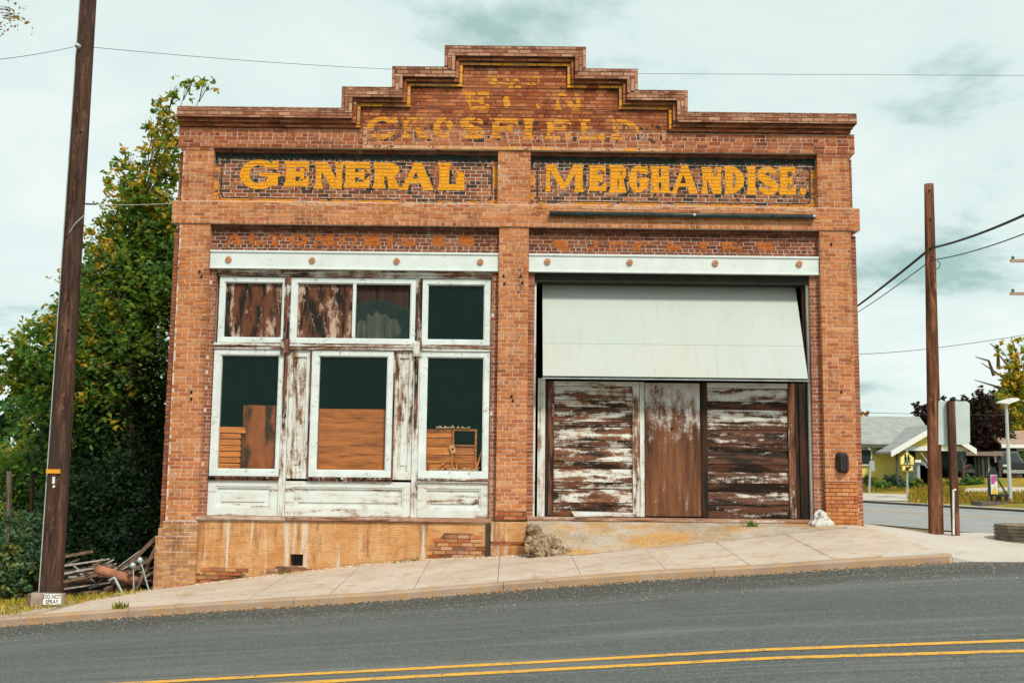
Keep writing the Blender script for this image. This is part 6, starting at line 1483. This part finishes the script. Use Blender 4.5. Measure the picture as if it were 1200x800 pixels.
bush(1105, 553, 14, 39, 900, GN, 'dark hedge right of the steps, behind the two brown poles', .5)
bush(1140, 564, 15, 37, 600, GM+GBL, 'low green groundcover patch before the carport', .28)
bush(1106, 566, 10, 36, 400, GM+GR, 'low yellow-green patch seen between the two brown poles', .35)
tree('wall_creeper', 'green creeper on the wall of the brick house', 'plant', (bg(1193, 550, 47.6).x, 47.6, ZH), [cl(1193, 536, 8, 47.6, 300, GM, .2)], .2, .05, limbs=False)
# carport with parked car
YC = 45; CP = thing('carport', (bg(1152, 560, YC).x, YC, ZH), 'flat-roofed dark carport right of the yellow house', 'carport')
a, b = bg(1127, 533, YC), bg(1176, 530.5, YC); MB().box(a.x, b.x, YC, YC+6, a.z-.02, b.z+.06).build('roof', flat('carport_roof', (.22, .16, .13), .8), CP)
for u in (1130, 1154, 1174): p = bg(u, 550, YC); MB().box(p.x-.08, p.x+.08, YC+.2, YC+.36, ZH-.2, a.z-.02).build('post', flat('post_brown', (.06, .045, .04), .8), CP)
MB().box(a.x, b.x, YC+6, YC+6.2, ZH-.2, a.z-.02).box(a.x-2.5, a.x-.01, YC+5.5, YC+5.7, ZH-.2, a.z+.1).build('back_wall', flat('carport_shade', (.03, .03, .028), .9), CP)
pa, pb = bg(1155, 558, YC), bg(1172, 535, YC); MB().box(pa.x, pb.x, YC+1.4, YC+1.5, pa.z, pb.z).build('door_panel', flat('greenish_panel', (.13, .18, .15), .7), CP)
for k in range(4): x = pa.x+(pb.x-pa.x)*(.12+.25*k); MB().box(x, x+.06, YC+1.35, YC+1.39, pa.z, pb.z).build('panel_batten', TRIM if k % 2 else BLK, CP)
def car(name, label, cat, cx, cy, W, Hh, Ln, paint, truck=False, front=True):
    t = thing(name, (cx, cy, ZH), label, cat); z = ZH; hw = W/2
    q = MB(); q.hexa([(cx-hw, cy, z+.25), (cx+hw, cy, z+.25), (cx+hw, cy+Ln, z+.25), (cx-hw, cy+Ln, z+.25), (cx-hw*.96, cy+.06, z+Hh*.58), (cx+hw*.96, cy+.06, z+Hh*.58), (cx+hw*.96, cy+Ln-.06, z+Hh*.58), (cx-hw*.96, cy+Ln-.06, z+Hh*.58)])
    c0_, c1_ = (.9, 2.6) if truck else (.35, Ln-1.1)
    q.hexa([(cx-hw*.94, cy+c0_, z+Hh*.58), (cx+hw*.94, cy+c0_, z+Hh*.58), (cx+hw*.94, cy+c1_+.5, z+Hh*.58), (cx-hw*.94, cy+c1_+.5, z+Hh*.58), (cx-hw*.74, cy+c0_+.45, z+Hh), (cx+hw*.74, cy+c0_+.45, z+Hh), (cx+hw*.74, cy+c1_, z+Hh), (cx-hw*.74, cy+c1_, z+Hh)])
    q.build('body', paint, t)
    MB().hexa([(cx-hw*.8, cy+c0_-.01, z+Hh*.61), (cx+hw*.8, cy+c0_-.01, z+Hh*.61), (cx+hw*.8, cy+c0_+.1, z+Hh*.61), (cx-hw*.8, cy+c0_+.1, z+Hh*.61), (cx-hw*.68, cy+c0_+.38, z+Hh*.95), (cx+hw*.68, cy+c0_+.38, z+Hh*.95), (cx+hw*.68, cy+c0_+.5, z+Hh*.95), (cx-hw*.68, cy+c0_+.5, z+Hh*.95)]).build('windscreen', DKG, t)
    MB().box(cx-hw*.9, cx+hw*.9, cy-.08, cy-.001, z+.3, z+.5).build('bumper', flat('bumper', (.30, .32, .32), .4), t)
    for s in (-1, 1):
        MB().box(cx+s*hw*.72-.16, cx+s*hw*.72+.16, cy-.03, cy+.05, z+Hh*.42, z+Hh*.50).build('headlight' if truck else 'tail_light', flat('lamp_glass', (.6, .6, .58), .2) if truck else flat('lamp_red', (.35, .03, .02), .3), t)
        for yy in (cy+.8, cy+Ln-.9):
            w = MB().tube([(cx+s*hw-.12, yy, z+.33), (cx+s*hw+.03, yy, z+.33)], .33, 14).build('wheel', flat('tyre', (.02, .02, .02), .9), t); MB().tube([(cx+s*(hw+.03)-.02, yy, z+.33), (cx+s*(hw+.05), yy, z+.33)], .18, 10).build('rim', GALV, w)
    if truck: MB().box(cx-hw*.55, cx+hw*.55, cy-.025, cy-.002, z+Hh*.34, z+Hh*.52).build('grille', BLK, t)
    return t
car('parked_car', 'dark saloon car parked in the shade of the carport', 'car', bg(1146, 555, YC+1.5).x, YC+1.5, 1.8, 1.4, 4.3, flat('car_grey', (.05, .065, .065), .3, .1, spec=.5))
car('pickup_truck', 'black pickup truck parked at the right edge before the dark brick house', 'truck', bg(1192, 560, YC+.5).x, YC+.5, 1.95, 1.65, 5.2, flat('truck_black', (.015, .018, .018), .3, .1, spec=.5), truck=True)
# brick house at the right edge
H2 = thing('brick_house', (bg(1200, 560, 48).x, 49, ZH), 'dark brick house with pinkish-brown roof at the right edge behind the pickup', 'house')
a, b = bg(1168, 520, 48), bg(1260, 506, 48); MB().hexa([(a.x, 47.4, a.z-.1), (b.x, 47.4, a.z-.1), (b.x, 51, b.z), (a.x+.6, 51, b.z), (a.x, 47.4, a.z+.05), (b.x, 47.4, a.z+.05), (b.x, 51, b.z+.15), (a.x+.6, 51, b.z+.15)]).build('roof', flat('pink_shingles', (.36, .24, .18), .9, .2, 4), H2)
MB().box(a.x+.4, b.x, 48, 56, ZH-.3, a.z-.1).build('wall', flat('dark_house_brick', (.09, .06, .05), .9, .3, 5), H2)
MB().box(a.x, b.x, 47.32, 47.39, a.z-.25, a.z-.02).build('fascia', TRIM, H2)
a, b = bg(1192, 548, 48), bg(1210, 526, 48); w = MB().box(a.x, b.x, 47.92, 47.99, a.z, b.z).build('window', TRIM, H2); MB().box(a.x+.12, b.x-.12, 47.88, 47.915, a.z+.12, b.z-.12).build('pane', DKG, w)
# background trees
PU = [(.05, .022, .02), (.035, .02, .02), (.08, .03, .022), (.03, .03, .02)]
tree('plum_tree', 'dark purple-leaved tree behind the blank signboard and carport', 'tree', (bg(1152, 560, 52).x, 52, ZB), [cl(1150, 500, 26, 50, 3200, PU), cl(1165, 525, 22, 50, 1800, PU), cl(1140, 478, 14, 50, 900, PU), cl(1155, 470, 12, 50, 500, PU), cl(1115, 480, 12, 52, 500, PU+GD), cl(1130, 500, 20, 52, 1400, PU)], .34, .3)
tree('plum_tree', 'small dark red tree top showing over the grey house roof', 'tree', (bg(1085, 560, 54).x, 54, ZB), [cl(1084, 486, 10, 54, 420, PU), cl(1076, 480, 6, 54, 120, PU), cl(1092, 500, 14, 54, 600, PU)], .32, .2)
YT = [(.62, .46, .03), (.44, .42, .03), (.22, .29, .03), (.68, .40, .03), (.14, .21, .03)]
bare = []
for (u0, v0, u1, v1) in ((1190, 470, 1150, 425), (1190, 465, 1165, 408), (1192, 460, 1185, 395), (1190, 475, 1142, 445), (1165, 440, 1143, 418), (1170, 430, 1160, 402)):
    a, b = at(u0, v0, 55), at(u1, v1, 55); m_ = a.lerp(b, .5)+Vector((.3, 0, .4)); bare.append(([a, m_, b], .14))
tree('autumn_tree', 'big yellow-green autumn tree with bare upper branches behind the street lamp', 'tree', (bg(1195, 560, 55).x, 55, ZB),
     [cl(1190, 480, 28, 55, 2600, YT), cl(1170, 495, 20, 54, 1200, YT), cl(1205, 450, 24, 55, 1500, YT), cl(1185, 445, 14, 55, 300, YT), cl(1165, 470, 12, 54, 380, YT), cl(1190, 425, 12, 55, 160, YT), cl(1200, 405, 16, 55, 260, YT), cl(1172, 412, 9, 55, 60, YT), cl(1205, 510, 20, 54, 1100, YT), cl(1180, 520, 14, 53, 600, YT+GM)], .36, .35, bare=bare)
tree('small_bare_tree', 'thin pale leafless sapling in front of the carport', 'tree', (bg(1129, 566, 40).x, 40, ZH-.2), [cl(1130, 545, 4, 40, 6, GM)], .1, .10, bare=[([bg(1129, 566, 40), bg(1129, 545, 40), bg(1126, 532, 40)], .12), ([bg(1129, 549, 40), bg(1134, 545, 40), bg(1137, 544, 40)], .07), ([bg(1129, 545, 40), bg(1133, 538, 40)], .05)])
tree('orange_tree', 'orange tree top just visible over the grey roof beside the brick pier', 'tree', (bg(1008, 560, 62).x, 62, ZB), [cl(1008, 488, 6, 62, 160, [(.5, .27, .03)]), cl(1016, 487, 4, 62, 50, [(.5, .27, .03)])], .36, .2)
# distant tree line so that the horizon is closed everywhere
def treeline(name, label, pts, h):
    P_, C_ = [], []
    for (x, y) in pts:
        n = 2200; r = random.uniform(5, 8); p, idx = cloud_pts((x, y, ZB+h*.45), (r, 3, h*.5), n, 7); P_.append(p); C_.append(palette(GD+GM, idx, n))
    o = leaves_mesh(name, np.concatenate(P_), .6, np.concatenate(C_), None, kind='stuff'); props(o, label, 'trees')
treeline('distant_trees', 'low far-off line of green trees closing the horizon behind the houses', [(x, 95+6*math.sin(x)) for x in range(20, 130, 7)], 6.5)
treeline('distant_trees', 'far wooded edge beyond the thicket on the left', [(x, 42+4*math.sin(x)) for x in range(-75, -14, 6)], 7)
print('objects', len(bpy.data.objects), 'bricks', len(BR), NB, 'tris', sum(len(o.data.polygons) for o in bpy.data.objects if o.type == 'MESH'))
